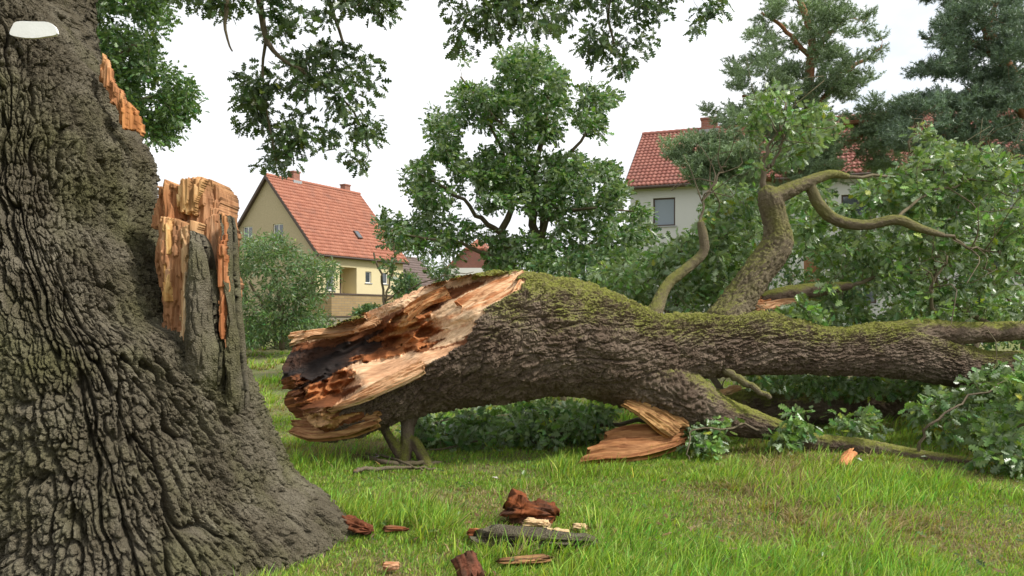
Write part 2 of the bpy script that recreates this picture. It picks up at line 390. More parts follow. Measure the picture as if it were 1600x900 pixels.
# ------------------------------------------------------------------ bark relief
def ridge_relief(x, y, z, w, seed=0, pw=None):
    """old oak: interlacing upright ridges about w wide, cut by short cross cracks, rough and flaky; metres in
    (x, y, z) follow the grain, pw are true positions for the fine grit"""
    p = np.stack([x, y, z], 1); pw = p if pw is None else pw
    wv = np.stack([fbm(p * 2.2 + 5, 3, seed), fbm(p * 2.2 + 25, 3, seed + 3), fbm(p * 2.2 + 45, 3, seed + 6)], 1) - 0.5
    wf = np.stack([fbm(pw * 14 + 5, 3, seed + 51), fbm(pw * 14 + 25, 3, seed + 53), fbm(pw * 9 + 45, 3, seed + 56)], 1) - 0.5
    g = (p + wv * np.array([0.14, 0.14, 0.10]) + wf * np.array([.022, .022, .05])) / np.array([w, w, w * 4.2])
    n1 = np.abs(fbm(g * 0.66, 2, seed + 9) - 0.5) / 0.060; n2 = np.abs(fbm(g * 1.30 + 40, 2, seed + 13) - 0.5) / 0.070
    r1 = sstep(0, 1, n1) ** 0.5; r2 = sstep(0, 1, n2) ** 0.5
    f1, f2, i = worley((p + wv * 0.10 + wf * .03) / np.array([w * .70, w * .70, w * 1.25]), seed + 17); c = sstep(0, 0.12, f2 - f1)
    g1, g2, j = worley((pw + wf * 0.02) / np.array([w * .27, w * .27, w * .45]), seed + 23); c2 = sstep(0, 0.2, g2 - g1)
    fl = fbm(pw / np.array([.05, .05, .09]), 4, seed + 29); fine = fbm(pw / .016, 3, seed + 33)
    return 0.50 * r1 + 0.26 * r2 * (0.3 + 0.7 * r1) + (0.36 * c * (0.50 + 0.50 * i) + 0.13 * c2 * j) * (0.3 + 0.7 * r1 * r2) + 0.14 * fl + 0.15 * fine

def bark_relief(q, seed=0, warp=0.55):
    """q: surface coordinates scaled so one bark plate is about one unit wide, already shortened along the grain"""
    w = q + warp * 1.3 * (np.stack([fbm(q * 0.7 + 3, 3, seed), fbm(q * 0.7 + 31, 3, seed + 3), fbm(q * 0.7 + 77, 3, seed + 6)], 1) - 0.5)
    f1, f2, i = worley(w, seed); e = f2 - f1
    plate = sstep(0.0, 0.30, e) * (0.5 + 0.5 * i)
    n1 = np.abs(fbm(w * np.array([0.75, 0.75, 0.42]) + 11, 3, seed + 60) - 0.5); fis = sstep(0.0, 0.075, n1)        # long winding furrows
    g1, g2, j = worley(w * np.array([2.3, 2.3, 2.0]) + 9, seed + 20)
    small = sstep(0.0, 0.30, g2 - g1) * (0.4 + 0.6 * j)
    rid = 1 - np.abs(2 * fbm(q * np.array([1.9, 1.9, 1.1]) + 13, 4, seed + 40) - 1)
    return (0.50 * plate + 0.20 * small * (0.4 + 0.6 * plate) + 0.28 * rid ** 2 + 0.10) * (0.22 + 0.78 * fis) + 0.16 * fbm(q * 4.5, 3, seed + 50)

# ================================================================== STANDING OAK
def build_standing():
    root = empty('standing_oak', (-2.7, 5.2, 0), 'huge standing oak with thick ridged trunk, its right side torn open, leafy boughs overhead', 'tree')
    D = 5.0
    prof = [(-0.35, 690), (-0.1, 628), (0.0, 596), (0.17, 556), (0.30, 515), (0.52, 464), (0.85, 428), (1.12, 404), (1.38, 372), (1.47, 352), (1.53, 322), (1.62, 303), (1.80, 283),
            (1.98, 263), (2.2, 250), (2.42, 247), (2.55, 249), (2.68, 238), (2.83, 214), (3.1, 185), (3.35, 158), (3.55, 148), (3.8, 146), (4.4, 150), (5.5, 130), (9.0, 60)]
    zs = np.concatenate([np.linspace(-0.35, 4.4, 760), np.linspace(4.42, 9.0, 50)])
    pz = np.array([a for a, b in prof]); pr = np.array([b for a, b in prof])
    xr = (np.interp(zs, pz, pr) - 800) / F * D
    k = np.hanning(15); k /= k.sum(); xr[7:-7] = np.convolve(xr, k, 'valid')
    cx = np.interp(zs, [-0.35, 0, 1.1, 2.4, 3.5, 5, 9], [-2.55, -2.6, -2.8, -3.15, -3.42, -3.45, -3.6])
    rl = np.interp(zs, [-0.35, 0, 0.5, 1.2, 2.4, 4, 9], [1.75, 1.5, 1.25, 1.1, 1.0, 0.95, 0.7])
    ry = np.interp(zs, [-0.35, 0, 0.3, 0.8, 1.5, 2.5, 4, 9], [1.5, 1.35, 1.2, 1.08, 1.0, 0.93, 0.86, 0.6])
    th = np.concatenate([np.linspace(R(-25), R(205), 760), np.linspace(R(207), R(333), 50)])    # 90 deg faces the camera
    TH, Z = np.meshgrid(th, zs, indexing='ij')
    c, s = np.cos(TH), np.sin(TH)
    Xr = np.broadcast_to(xr - cx, c.shape); Xl = np.broadcast_to(rl, c.shape)
    x = cx + np.where(c > 0, Xr, Xl) * c; y = 5.2 - ry * s
    v = np.stack([x, y, Z], -1).reshape(-1, 3)
    lob = fbm(np.stack([c.ravel() * 2.2, s.ravel() * 2.2, Z.ravel() * 0.75], 1), 3, 5) - 0.5
    nrm = np.stack([c, -s, np.zeros_like(c)], -1).reshape(-1, 3)
    flare = 1 + 1.2 * (1 - sstep(0.0, 0.9, Z.ravel()))
    v = v + nrm * (lob * 0.16 * flare)[:, None]
    zz_ = Z.ravel(); psi = np.arctan2(-(v[:, 1] - 5.2), v[:, 0] - (-2.85 - 0.13 * (zz_ - 1)))
    tw_ = psi + 0.05 * np.sin(zz_ * 1.9 + 2 * np.cos(psi)) + 0.10 * (fbm(v * 1.1 + 3, 2, 15) - 0.5); tw_ = tw_ + 0.42 * np.sin(tw_)
    q = np.stack([1.05 * np.cos(tw_), 1.05 * np.sin(tw_), zz_ * 1.08], 1)
    h = ridge_relief(q[:, 0], q[:, 1], q[:, 2], 0.086, 100, v)
    fade = 0.75 + 0.5 * fbm(v * 0.8 + 4, 2, 66)
    v = v + nrm * ((h - 0.85) * 0.14 * fade)[:, None]
    # fit the outline seen from the lawn to its height profile
    C2 = c.ravel(); Y0 = np.tile(np.arange(len(zs)), len(th)); wpy = HY - (pz - CH) / D * F; o_ = np.argsort(wpy); kk = np.hanning(41); kk /= kk.sum()
    for it in range(4):
        ppx, ppy = to_px(v); G = ppx.reshape(c.shape); am = G.argmax(0); pm = G.max(0); py_ = ppy.reshape(c.shape)[am, np.arange(len(zs))]
        dt = v[:, 1].reshape(c.shape)[am, np.arange(len(zs))]; ca_ = np.maximum(c[am, np.arange(len(zs))], .5)
        e = (np.interp(py_, wpy[o_], pr[o_]) - pm) * dt / F / ca_; e = np.convolve(np.pad(e, 20, 'edge'), kk, 'valid')
        v[:, 0] += e[Y0] * np.maximum(C2, 0)
    v[:, 2] += (fbm(v * 9, 2, 71) - 0.5) * 0.012
    f = grid_faces(len(th), len(zs))
    a = np.arange(len(th) * len(zs)).reshape(len(th), len(zs))
    seam = np.stack([a[-1, :-1], a[0, :-1], a[0, 1:], a[-1, 1:]], -1)[:, [0, 1, 2, 3]]
    f = np.concatenate([f, seam])
    link('trunk', quad_mesh('trunk', v, f, None), M_bark, root, smooth=True)

    # torn wood: upright splinters, each a shaped prism of real depth with a fibrous face
    orange, pale, red = (0.47, 0.25, 0.13), (0.64, 0.43, 0.24), (0.38, 0.15, 0.06)
    ochre = (0.50, 0.30, 0.12)
    bl = [  # polygon in photo pixels, distance of the front face, depth, colour
        ([(238, 300), (247, 290), (258, 282), (272, 290), (284, 296), (286, 345), (262, 352), (238, 360)], 5.02, 0.35, (0.43, 0.20, 0.09)),
        ([(283, 282), (300, 278), (322, 279), (334, 287), (336, 300), (341, 318), (343, 360), (346, 560), (300, 560), (292, 350), (272, 318)], 5.06, 0.34, orange),
        ([(281, 280), (318, 281), (312, 310), (304, 330), (296, 338), (276, 326)], 4.99, 0.12, (0.62, 0.38, 0.17)),
        ([(240, 362), (249, 352), (256, 340), (274, 344), (284, 342), (286, 440), (288, 520), (284, 560), (254, 540), (242, 430)], 4.90, 0.30, orange),
        ([(252, 350), (266, 341), (268, 400), (270, 470), (262, 470), (254, 400)], 4.86, 0.1, (0.60, 0.36, 0.14)),
        ([(282, 350), (296, 345), (306, 352), (303, 372), (296, 390), (296, 560), (281, 560)], 4.88, 0.24, pale),
        ([(338, 340), (342, 330), (347, 334), (351, 350), (354, 420), (356, 480), (355, 530), (348, 522), (341, 430)], 4.88, 0.05, red),
        ([(290, 478), (299, 478), (301, 500), (297, 516), (291, 506)], 4.80, 0.12, (0.45, 0.17, 0.05)),
        ([(158, 82), (163, 92), (172, 118), (184, 140), (191, 158), (186, 176), (170, 150), (150, 120)], 5.15, 0.05, (0.58, 0.28, 0.13)),
        ([(186, 158), (192, 150), (199, 155), (202, 168), (206, 163), (213, 180), (218, 208), (206, 205), (190, 190), (180, 170)], 5.12, 0.05, (0.50, 0.22, 0.08)),
    ]
    V, Q, C = [], [], []; base = 0
    for bi, (poly, d, dep, col) in enumerate(bl):
        p = np.array(poly, float); x0, y0 = p.min(0) - 1; x1, y1 = p.max(0) + 1; st = 1.0
        xs = np.arange(x0, x1 + st, st); ys = np.arange(y0, y1 + st, st)
        X, Y = np.meshgrid(xs, ys, indexing='ij'); jx = X + 6.0 * (fbm(np.stack([X.ravel() * .02, Y.ravel() * .05, X.ravel() * 0 + bi], 1), 3, 3) - .5).reshape(X.shape)
        jy = Y + 26.0 * (fbm(np.stack([X.ravel() * .30, Y.ravel() * .02, X.ravel() * 0 + bi], 1), 3, 9) - .5).reshape(X.shape)
        xc = (jx[:-1, :-1] + jx[1:, 1:]) / 2; yc = (jy[:-1, :-1] + jy[1:, 1:]) / 2
        ins = inpoly(xc.ravel(), yc.ravel(), p).reshape(xc.shape)
        g = np.arange(X.size).reshape(X.shape)
        fib = fbm(np.stack([X.ravel() * 0.30, Y.ravel() * 0.014, X.ravel() * 0 + bi * 9], 1), 4, 17) - .5
        stp = np.floor(fbm(np.stack([X.ravel() * 0.06, Y.ravel() * 0.02, X.ravel() * 0 + bi * 5], 1), 3, 27) * 7) / 7 - .5
        cen = (X.ravel() - x0) / max(x1 - x0, 1)
        dd = d + fib * 0.055 + stp * 0.16 + 0.06 * (2 * cen - 1) ** 2
        fr = np.stack([(X.ravel() - 800) / F * d, dd, CH + (HY - Y.ravel()) / F * d], 1)
        bk = fr.copy(); bk[:, 1] = dd + dep; n = X.size
        qs = np.stack([g[:-1, :-1], g[1:, :-1], g[1:, 1:], g[:-1, 1:]], -1)
        q = qs[ins]
        sides = []
        pad = np.pad(ins, 1)
        for (ax, sh, e0, e1) in ((0, -1, 0, 3), (0, 1, 2, 1), (1, -1, 1, 0), (1, 1, 3, 2)):
            nb = pad[1 + (sh if ax == 0 else 0):, 1 + (sh if ax == 1 else 0):][:ins.shape[0], :ins.shape[1]]
            bd = ins & ~nb; qq = qs[bd]
            if len(qq): sides.append(np.stack([qq[:, e0], qq[:, e1], qq[:, e1] + n, qq[:, e0] + n], 1))
        V.append(fr); V.append(bk); Q.append(q + base); Q.append(q[:, ::-1] + n + base); Q += [s_ + base for s_ in sides]; base += 2 * n
        tn = np.clip(1.35 * fbm(np.stack([X.ravel() * 0.12, Y.ravel() * 0.014, X.ravel() * 0 + bi], 1), 4, 31) - .18, 0, 1.1)
        cc = np.array(col)[None] * (0.55 + 0.75 * tn[:, None]) * np.where(tn[:, None] > .62, np.array([[1.12, 1.3, 1.5]]), 1)
        top = sstep(y0 + 26, y0 + 2, Y.ravel())[:, None] * 0.6
        cc = cc * (1 - top) + np.array([0.62, 0.36, 0.17]) * top * (0.7 + 0.5 * tn[:, None])
        C += [cc, cc]
    V, Q, C = np.concatenate(V), np.concatenate(Q), np.concatenate(C)
    used = np.zeros(len(V), bool); used[Q.ravel()] = True; mp = np.cumsum(used) - 1
    link('torn_wood', quad_mesh('torn_wood', V[used], mp[Q], {'Col': C[used]}), M_woodv, root)

    # bark left standing round the tear: a dark tongue in front, a mossy strip at the far right
    def strip(name, rows, m, seed, amp=0.05):
        # rows: (px_left, px_right, py, d)
        rr = np.array(rows, float); rr = spline(rr, 130); nu = 40; V = []
        for a, b, yy, d in rr:
            u = np.linspace(0, 1, nu); px = a + (b - a) * u; bulge = (1 - (2 * u - 1) ** 2)
            V.append(np.stack([(px - 800) / F * d, d - 0.12 * bulge, np.full(nu, CH + (HY - yy) / F * d)], 1))
        V = np.concatenate(V); q = np.stack([V[:, 0], V[:, 1], V[:, 2] / 3.0], 1) / 0.06
        h = bark_relief(q, seed); back = V.copy(); back[:, 1] += 0.10
        ed = np.tile(np.sqrt(1 - (2 * np.linspace(0, 1, nu) - 1) ** 2), len(rr)) * .8 + .2; V[:, 1] -= (h - .4) * amp * ed; V[:, 0] += (fbm(V * np.array([14, 14, 5]), 3, seed) - .5) * 0.05; V[:, 2] += (fbm(V * 25 + 8, 3, seed) - .5) * 0.05
        n = len(rr) * nu; f = grid_faces(len(rr), nu); a = np.arange(n).reshape(len(rr), nu)
        rim = np.concatenate([a[0, :], a[1:, -1], a[-1, -2::-1], a[-2:0:-1, 0]]); rn = np.roll(rim, -1)
        Q = np.concatenate([f, f[:, ::-1] + n, np.stack([rn, rim, rim + n, rn + n], 1)])
        link(name, quad_mesh(name, np.concatenate([V, back]), Q), m, root, smooth=True)
    strip('bark_strip', [(303, 312, 366, 4.86), (299, 322, 385, 4.84), (296, 329, 425, 4.83), (292, 334, 470, 4.82), (289, 340, 520, 4.81), (290, 344, 560, 4.81), (292, 342, 590, 4.85), (296, 338, 625, 4.98)], M_bark, 301)
    strip('bark_strip', [(352, 358, 338, 5.02), (354, 363, 370, 5.0), (357, 367, 440, 4.99), (359, 371, 490, 4.98), (360, 375, 530, 4.98), (356, 378, 575, 5.0), (354, 382, 625, 5.05), (354, 382, 655, 5.2)], M_bark, 331)

    # boughs overhead
    top = np.array([[-3.45, 5.3, 5.5, 0.5], [-3.5, 5.3, 7.0, 0.45]])
    def bough(rows, n=18): return skel_path(rows, n)
    b1 = np.concatenate([spline([list(top[0]), [-3.0, 6.6, 5.9, 0.14]], 6)[:-1], bough([(330, -120, 10, 8.0), (385, -60, 7, 8.2), (405, 0, 5.5, 8.3), (416, 60, 4.5, 8.3), (440, 92, 3, 8.3), (475, 110, 2, 8.3)])])
    b2 = bough([(352, -60, 4, 8.0), (354, 15, 3.5, 7.9), (351, 40, 2.5, 7.9), (358, 70, 1.6, 7.9), (363, 80, 1.2, 7.9)], 10)
    b3 = bough([(385, -60, 6, 8.2), (480, -60, 4.5, 8.6), (520, 20, 3, 8.9), (540, 80, 2, 9)], 12)
    b4 = np.concatenate([spline([list(top[1]), [-1.0, 7.2, 6.4, 0.12]], 8)[:-1], bough([(690, -160, 9, 8.4), (760, -80, 7, 8.8), (860, -45, 5, 9.2), (960, -30, 4, 9.4), (1080, -20, 2.5, 9.6)])])
    b5 = bough([(760, -80, 5, 8.8), (775, -20, 3, 8.8), (780, 40, 2, 8.8)], 8)
    b6 = bough([(960, -30, 3.5, 9.4), (950, 20, 2.6, 9.4), (960, 70, 1.6, 9.4)], 8)
    b7 = bough([(416, 60, 3, 8.3), (410, 110, 2, 8.4), (418, 180, 1.5, 8.4), (432, 250, 1.2, 8.4)], 10)
    b8 = bough([(440, 92, 3, 8.3), (500, 130, 2, 8.5), (550, 170, 1.6, 8.6), (575, 230, 1.2, 8.6)], 10)
    skl = [b1, b2, b3, b4, b5, b6, b7, b8]
    cl = [sample_poly([(372, 120), (430, 85), (520, 70), (580, 95), (600, 130), (590, 200), (610, 215), (570, 270), (525, 245), (470, 220), (455, 262), (410, 275), (400, 235), (430, 200), (370, 210), (372, 170)], 150, 8.0, 9.0, thr=0.40, nscale=0.03),
          sample_poly([(405, -40), (420, 60), (470, 70), (500, 45), (520, 10), (610, 35), (630, -40)], 75, 7.9, 8.8, thr=0.33, nscale=0.03),
          sample_poly([(270, -60), (275, 10), (330, 22), (385, 12), (420, -60)], 45, 7.8, 8.6),
          sample_poly([(690, -60), (697, 40), (715, 95), (740, 80), (800, 45), (870, 55), (862, 0), (850, -60)], 110, 8.3, 9.2, thr=0.33, nscale=0.03),
          sample_poly([(860, -60), (880, 40), (910, 85), (965, 120), (1010, 88), (1010, 40), (1060, 30), (1090, 58), (1130, 15), (1120, -60)], 120, 9.0, 9.8, thr=0.38, nscale=0.03)]
    cl = np.concatenate(cl); tw, dr = grow(np.concatenate(skl), cl, r_k=0.008, maxr=0.016)
    tube_obj('branch', skl + tw, M_twig, root, 7)
    foliage('foliage', cl, dr, 14, 0.17, 0.105, (0.045, 0.092, 0.022), 'oak', M_oak_over, root, up=0.6, droop=0.35)
    # the crown over the lawn behind the viewer's head, out of the picture, added to shade the trunk
    cl = np.stack([RNG.uniform(-9, -2.0, 500), RNG.uniform(-1.5, 9, 500), RNG.uniform(7.6, 10, 500)], 1)
    lim = [spline([[-3.5, 5.3, 6.5, .3], [-3.5 + 3 * math.cos(a_), 5.3 + 3 * math.sin(a_), 8.2, .15], [-3.5 + 6 * math.cos(a_), 5.3 + 6 * math.sin(a_), 9.2, .05]], 14) for a_ in np.linspace(0, 2 * np.pi, 8)[:-1]]
    tw, dr = grow(np.concatenate(lim), cl, r_k=0.008, maxr=0.03)
    tube_obj('branch', lim + tw, M_twig, root, 5)
    foliage('foliage', cl, dr, 12, 0.35, 0.20, (0.045, 0.088, 0.025), 'oak_far', M_oak_over, root)
build_standing()

# ================================================================== FALLEN OAK
def remeshed(paths, voxel):
    v, l, s = tubes(paths, 28)
    me = np_mesh('tmp', v, l, s); o = bpy.data.objects.new('tmp', me); COL.objects.link(o)
    md = o.modifiers.new('r', 'REMESH'); md.mode = 'VOXEL'; md.voxel_size = voxel; md.adaptivity = 0
    dg = bpy.context.evaluated_depsgraph_get(); e = o.evaluated_get(dg); m2 = bpy.data.meshes.new_from_object(e)
    n = len(m2.vertices); V = np.zeros(n * 3, np.float32); m2.vertices.foreach_get('co', V); V = V.reshape(-1, 3).astype(float)
    k = len(m2.polygons); lt = np.zeros(k, np.int32); m2.polygons.foreach_get('loop_total', lt)
    lv = np.zeros(len(m2.loops), np.int32); m2.loops.foreach_get('vertex_index', lv)
    assert (lt == 4).all()
    bpy.data.objects.remove(o); bpy.data.meshes.remove(me); bpy.data.meshes.remove(m2)
    return V, lv.reshape(-1, 4)
def laplace(V, Q, it):
    e = np.concatenate([Q[:, [0, 1]], Q[:, [1, 2]], Q[:, [2, 3]], Q[:, [3, 0]]]); a = np.concatenate([e[:, 0], e[:, 1]]); b = np.concatenate([e[:, 1], e[:, 0]])
    n = len(V); deg = np.bincount(a, minlength=n)[:, None]
    for k in range(it):
        S = np.stack([np.bincount(a, V[b, c], n) for c in range(3)], 1) / np.maximum(deg, 1); V = V + 0.6 * (S - V)
    return V
def vnormals(V, Q):
    fn = np.cross(V[Q[:, 2]] - V[Q[:, 0]], V[Q[:, 3]] - V[Q[:, 1]]); N = np.zeros_like(V)
    for k in range(4):
        for c in range(3): N[:, c] += np.bincount(Q[:, k], fn[:, c], len(V))
    return unit(N)
def rbf(pts, vals, x, y):
    p = np.array(pts, float); v = np.array(vals, float)
    def U(r2): return np.where(r2 > 0, 0.5 * r2 * np.log(np.maximum(r2, 1e-12)), 0)
    s = 0.01; p = p * s; x = x * s; y = y * s
    n = len(p); K = U(((p[:, None] - p[None]) ** 2).sum(-1)) + np.eye(n) * 0.02; A = np.zeros((n + 3, n + 3)); A[:n, :n] = K; A[:n, n] = 1; A[:n, n + 1:] = p; A[n:, :n] = A[:n, n:].T
    w = np.linalg.solve(A, np.concatenate([v, [0, 0, 0]]))
    return U((x[:, None] - p[None, :, 0]) ** 2 + (y[:, None] - p[None, :, 1]) ** 2) @ w[:n] + w[n] + w[n + 1] * x + w[n + 2] * y

def build_fallen():
    root = empty('fallen_oak', (0.6, 8.4, 0), 'fallen mossy oak across the lawn, torn hollow end left, leafy crown right', 'tree')
    SK = [
        ('trunk', [(502, 602, 84, 8.0), (540, 596, 85, 8.0), (600, 572, 88, 8.05), (700, 541, 95, 8.1), (800, 523, 99, 8.15), (880, 527, 87, 8.3), (950, 540, 79, 8.45), (1020, 548, 62, 8.6), (1100, 536, 48, 8.8), (1200, 538, 46, 9.0),
                   (1300, 549, 35, 9.2), (1400, 546, 40, 9.4), (1480, 566, 34, 9.6), (1540, 576, 27, 9.8), (1620, 565, 16, 10.2)], 60),
        ('limb', [(930, 560, 60, 8.45), (1000, 585, 56, 8.5), (1060, 620, 46, 8.55), (1120, 648, 30, 8.6), (1200, 668, 18, 8.65), (1260, 688, 13, 8.55), (1344, 698, 13, 8.4), (1433, 713, 11, 8.1), (1520, 724, 9, 7.85), (1580, 735, 6, 7.7)], 40),
        ('limb', [(1124, 512, 29, 8.9), (1152, 472, 25, 9.0), (1182, 428, 23, 9.05), (1214, 382, 23, 9.1), (1211, 345, 18, 9.1), (1203, 312, 18, 9.1), (1198, 296, 13, 9.1)], 24),
        ('limb', [(1198, 312, 15, 9.1), (1235, 297, 12, 9.1), (1270, 281, 9, 9.15), (1300, 272, 7, 9.2), (1326, 276, 4.5, 9.2)], 16),
        ('limb', [(1264, 288, 8, 9.15), (1280, 320, 9, 9.2), (1305, 343, 9, 9.2), (1350, 352, 8, 9.15), (1400, 343, 8, 9.1), (1435, 356, 6.5, 9.1), (1475, 368, 4, 9.1)], 20),
        ('limb', [(1390, 530, 26, 9.4), (1440, 518, 20, 9.4), (1500, 520, 17, 9.5), (1560, 518, 15, 9.6), (1640, 514, 13, 9.8)], 20),
        ('limb', [(1010, 520, 16, 8.8), (1030, 470, 10, 9.0), (1045, 442, 8.5, 9.1), (1080, 414, 8, 9.15), (1100, 392, 7.5, 9.15), (1098, 365, 7, 9.15), (1094, 346, 5.5, 9.15)], 18),
        ('limb', [(1090, 640, 30, 10.2), (1160, 640, 30, 10.6), (1233, 636, 28, 10.8), (1367, 631, 28, 10.8), (1478, 617, 24, 10.7), (1560, 612, 20, 10.8)], 20),
        ('limb', [(640, 640, 13, 8.1), (636, 680, 10, 8.0), (634, 708, 9, 7.9), (628, 738, 11, 7.8)], 14), ('limb', [(588, 640, 9, 8.1), (602, 672, 7, 8.05), (617, 698, 8, 7.95), (632, 724, 8, 7.85)], 14),
        ('limb', [(646, 686, 7, 7.95), (656, 704, 9, 7.9), (670, 732, 9, 7.8)], 10),
        ('limb', [(1188, 466, 8, 9.5), (1230, 460, 13, 9.6), (1280, 452, 11, 9.7), (1330, 446, 6, 9.8)], 14),
    ]
    paths = [skel_path(r, n) for nm, r, n in SK]
    V, Q = remeshed(paths, 0.0115); V = laplace(V, Q, 6); N = vnormals(V, Q); UP = N[:, 2].copy()
    # nearest limb for every vertex, with along/around coordinates
    nv = len(V); best = np.full((len(paths), nv), 9e9); LC = []
    for k, p in enumerate(paths):
        c = spline(p, len(p) * 3); t, n, b = frames(c[:, :3]); s = np.concatenate([[0], np.cumsum(np.linalg.norm(np.diff(c[:, :3], axis=0), axis=1))])
        bi = np.zeros(nv, int); bd = np.full(nv, 9e9)
        for j in range(len(c)):
            dj = ((V - c[j, :3]) ** 2).sum(1); mlt = dj < bd; bd[mlt] = dj[mlt]; bi[mlt] = j
        rel = V - c[bi, :3]; along = (rel * t[bi]).sum(1)
        best[k] = np.sqrt(bd) / np.maximum(c[bi, 3], 0.03)
        LC.append(np.stack([s[bi] + along, (rel * n[bi]).sum(1), (rel * b[bi]).sum(1), c[bi, 3]], 1))
    own = best.argmin(0)
    W = np.exp(-6 * (best - best.min(0))); W[W < 0.04] = 0; W /= W.sum(0)
    disp = np.zeros(nv)
    for k in range(len(paths)):
        mk = W[k] > 0
        if not mk.any(): continue
        lc = LC[k][mk]; rr = lc[:, 3]; cell = 0.085 if k == 0 else 0.055
        wob = fbm(V[mk] * 1.6 + 7, 3, 12) - .5
        sc = 1.0 / cell
        th = lc[:, 0] * 0.35 * (1 if k == 0 else 0.3)       # slight twist of the grain
        ph_ = np.arctan2(lc[:, 2], lc[:, 1]) + th; r0_ = (0.62 if k == 0 else float(paths[k][:, 3].mean()) * 1.15); a = r0_ * np.cos(ph_); b = r0_ * np.sin(ph_)
        q = np.stack([a + wob * 0.3, b + wob * 0.3, lc[:, 0] / 2.6], 1) * sc
        ww = 0.085 if k == 0 else 0.06
        h_ = 0.55 * bark_relief(q, 400 + 11 * k) + 0.45 * ridge_relief(a + wob * .2, b + wob * .2, lc[:, 0] * 1.7, ww, 700 + 11 * k, V[mk])
        disp[mk] += W[k][mk] * (h_ - 0.65) * np.clip(rr * 0.26, 0.012, 0.10)
    px0, py0 = to_px(V)
    mass = (fbm(V * 1.7, 3, 91) - 0.5) * 0.13 * sstep(0.1, 0.5, LC[0][:, 3]) * (own == 0)
    V = V + N * (disp + mass)[:, None]
    # knot swelling on the trunk where old limbs healed over
    for (kx, ky, kr, am) in ((770, 560, 26, .05), (955, 545, 45, .07), (700, 590, 24, .04), (1120, 560, 30, .05)):
        g = np.exp(-((px0 - kx) ** 2 + (py0 - ky) ** 2) / kr ** 2) * (N[:, 1] < 0); ring = np.cos(np.hypot(px0 - kx, py0 - ky) / kr * 7) * 0.25 * g
        V = V + N * ((g + ring) * am)[:, None]
    # ---- torn end: carved into the left end of the trunk
    Z = lambda pts: [(430 + a / 2.812, 400 + b / 2.812) for a, b in pts]
    face = Z([(20, 300), (60, 330), (240, 305), (400, 265), (410, 215), (620, 140), (780, 95), (1000, 45), (1110, 35), (1085, 90), (1062, 150), (990, 190), (930, 225), (882, 275), (874, 345), (852, 383), (760, 420), (690, 470), (655, 500),
              (630, 545), (560, 560), (470, 590), (390, 612), (300, 655), (285, 690), (380, 690), (400, 705), (330, 745), (240, 765), (180, 800), (60, 830), (20, 700), (30, 400)])
    ctl = [((240, 670), 7.36), ((400, 605), 7.36), ((560, 555), 7.36), ((660, 485), 7.40), ((850, 380), 7.50), ((880, 270), 7.55), ((960, 190), 7.70), ((1070, 80), 7.95),
           ((80, 345), 8.30), ((250, 325), 8.36), ((420, 240), 8.42), ((620, 160), 8.36), ((780, 115), 8.28), ((1000, 65), 8.10),
           ((150, 440), 8.2), ((300, 410), 8.40), ((450, 350), 8.46), ((190, 530), 7.98), ((60, 400), 8.15), ((90, 580), 7.72), ((140, 640), 7.74),
           ((360, 520), 7.76), ((500, 490), 7.74), ((650, 420), 7.72), ((430, 565), 7.52), ((300, 540), 8.0), ((330, 480), 8.02), ((480, 440), 8.08), ((560, 370), 8.2), ((650, 375), 8.0),
           ((720, 260), 8.0), ((760, 350), 7.72), ((850, 310), 7.6), ((900, 180), 7.86), ((700, 190), 8.26), ((590, 275), 8.02), ((680, 330), 8.15), ((520, 320), 8.25),
           ((75, 730), 7.62), ((150, 700), 7.68), ((100, 780), 7.55), ((350, 690), 7.5), ((250, 740), 7.48), ((250, 620), 7.85), ((330, 590), 7.85)]
    px, py = to_px(V)
    jn = fbm(np.stack([px * .05, py * .05, px * 0], 1), 4, 200) - .5; jm = fbm(np.stack([px * .05 + 50, py * .05, px * 0], 1), 4, 204) - .5
    ca, sa = math.cos(R(-22)), math.sin(R(-22)); al = px * ca + py * sa; ac = -px * sa + py * ca
    stk = fbm(np.stack([al * 0.010, ac * 0.16, al * 0 + 31], 1), 4, 206) - .5        # splinters drawn out along the grain
    facing = (N * V / np.linalg.norm(V, axis=1)[:, None]).sum(1) < np.where(px + (py - 420) * .2 < 740, 0.95, 0.1)
    sel = inpoly(px + ca * stk * 46 + jn * 10, py + sa * stk * 46 + jm * 10, face) & facing & (own == 0)
    zx = (px - 430) * 2.812; zy = (py - 400) * 2.812
    td = rbf([a for a, b in ctl], [b for a, b in ctl], zx, zy)
    # fibres run up to the right along the log
    ca, sa = math.cos(R(-22)), math.sin(R(-22)); al = px * ca + py * sa; ac = -px * sa + py * ca
    f0 = np.stack([al * 0.012, ac * 0.10, al * 0], 1)
    fib = fbm(f0, 4, 210) - .5; stp = np.floor(fbm(np.stack([al * 0.018, ac * 0.055, al * 0 + 4], 1), 3, 214) * 9) / 9 - .5
    crumb_f1, crumb_f2, cid = worley(np.stack([al * 0.045, ac * 0.10, al * 0], 1), 219)
    smooth_p = Z([(340, 475), (560, 425), (850, 380), (660, 490), (540, 560), (400, 605), (240, 675), (380, 585), (365, 550)])
    dark_p = Z([(85, 415), (300, 385), (430, 330), (480, 320), (460, 390), (440, 420), (320, 450), (290, 515), (120, 570), (70, 550)])
    rot_p = Z([(60, 560), (300, 520), (330, 455), (480, 425), (440, 320), (700, 170), (760, 190), (700, 260), (700, 390), (560, 425), (340, 475), (365, 560), (290, 600), (130, 640)])
    pale_p = Z([(700, 250), (800, 180), (1090, 40), (1070, 150), (890, 270), (875, 350), (760, 390), (690, 350)])
    rim_p = Z([(40, 300), (250, 280), (400, 260), (420, 190), (780, 70), (1000, 20), (1000, 85), (780, 135), (640, 185), (430, 285), (300, 345), (90, 395), (50, 400)])
    blk_p = Z([(535, 265), (640, 225), (625, 315), (560, 335)])
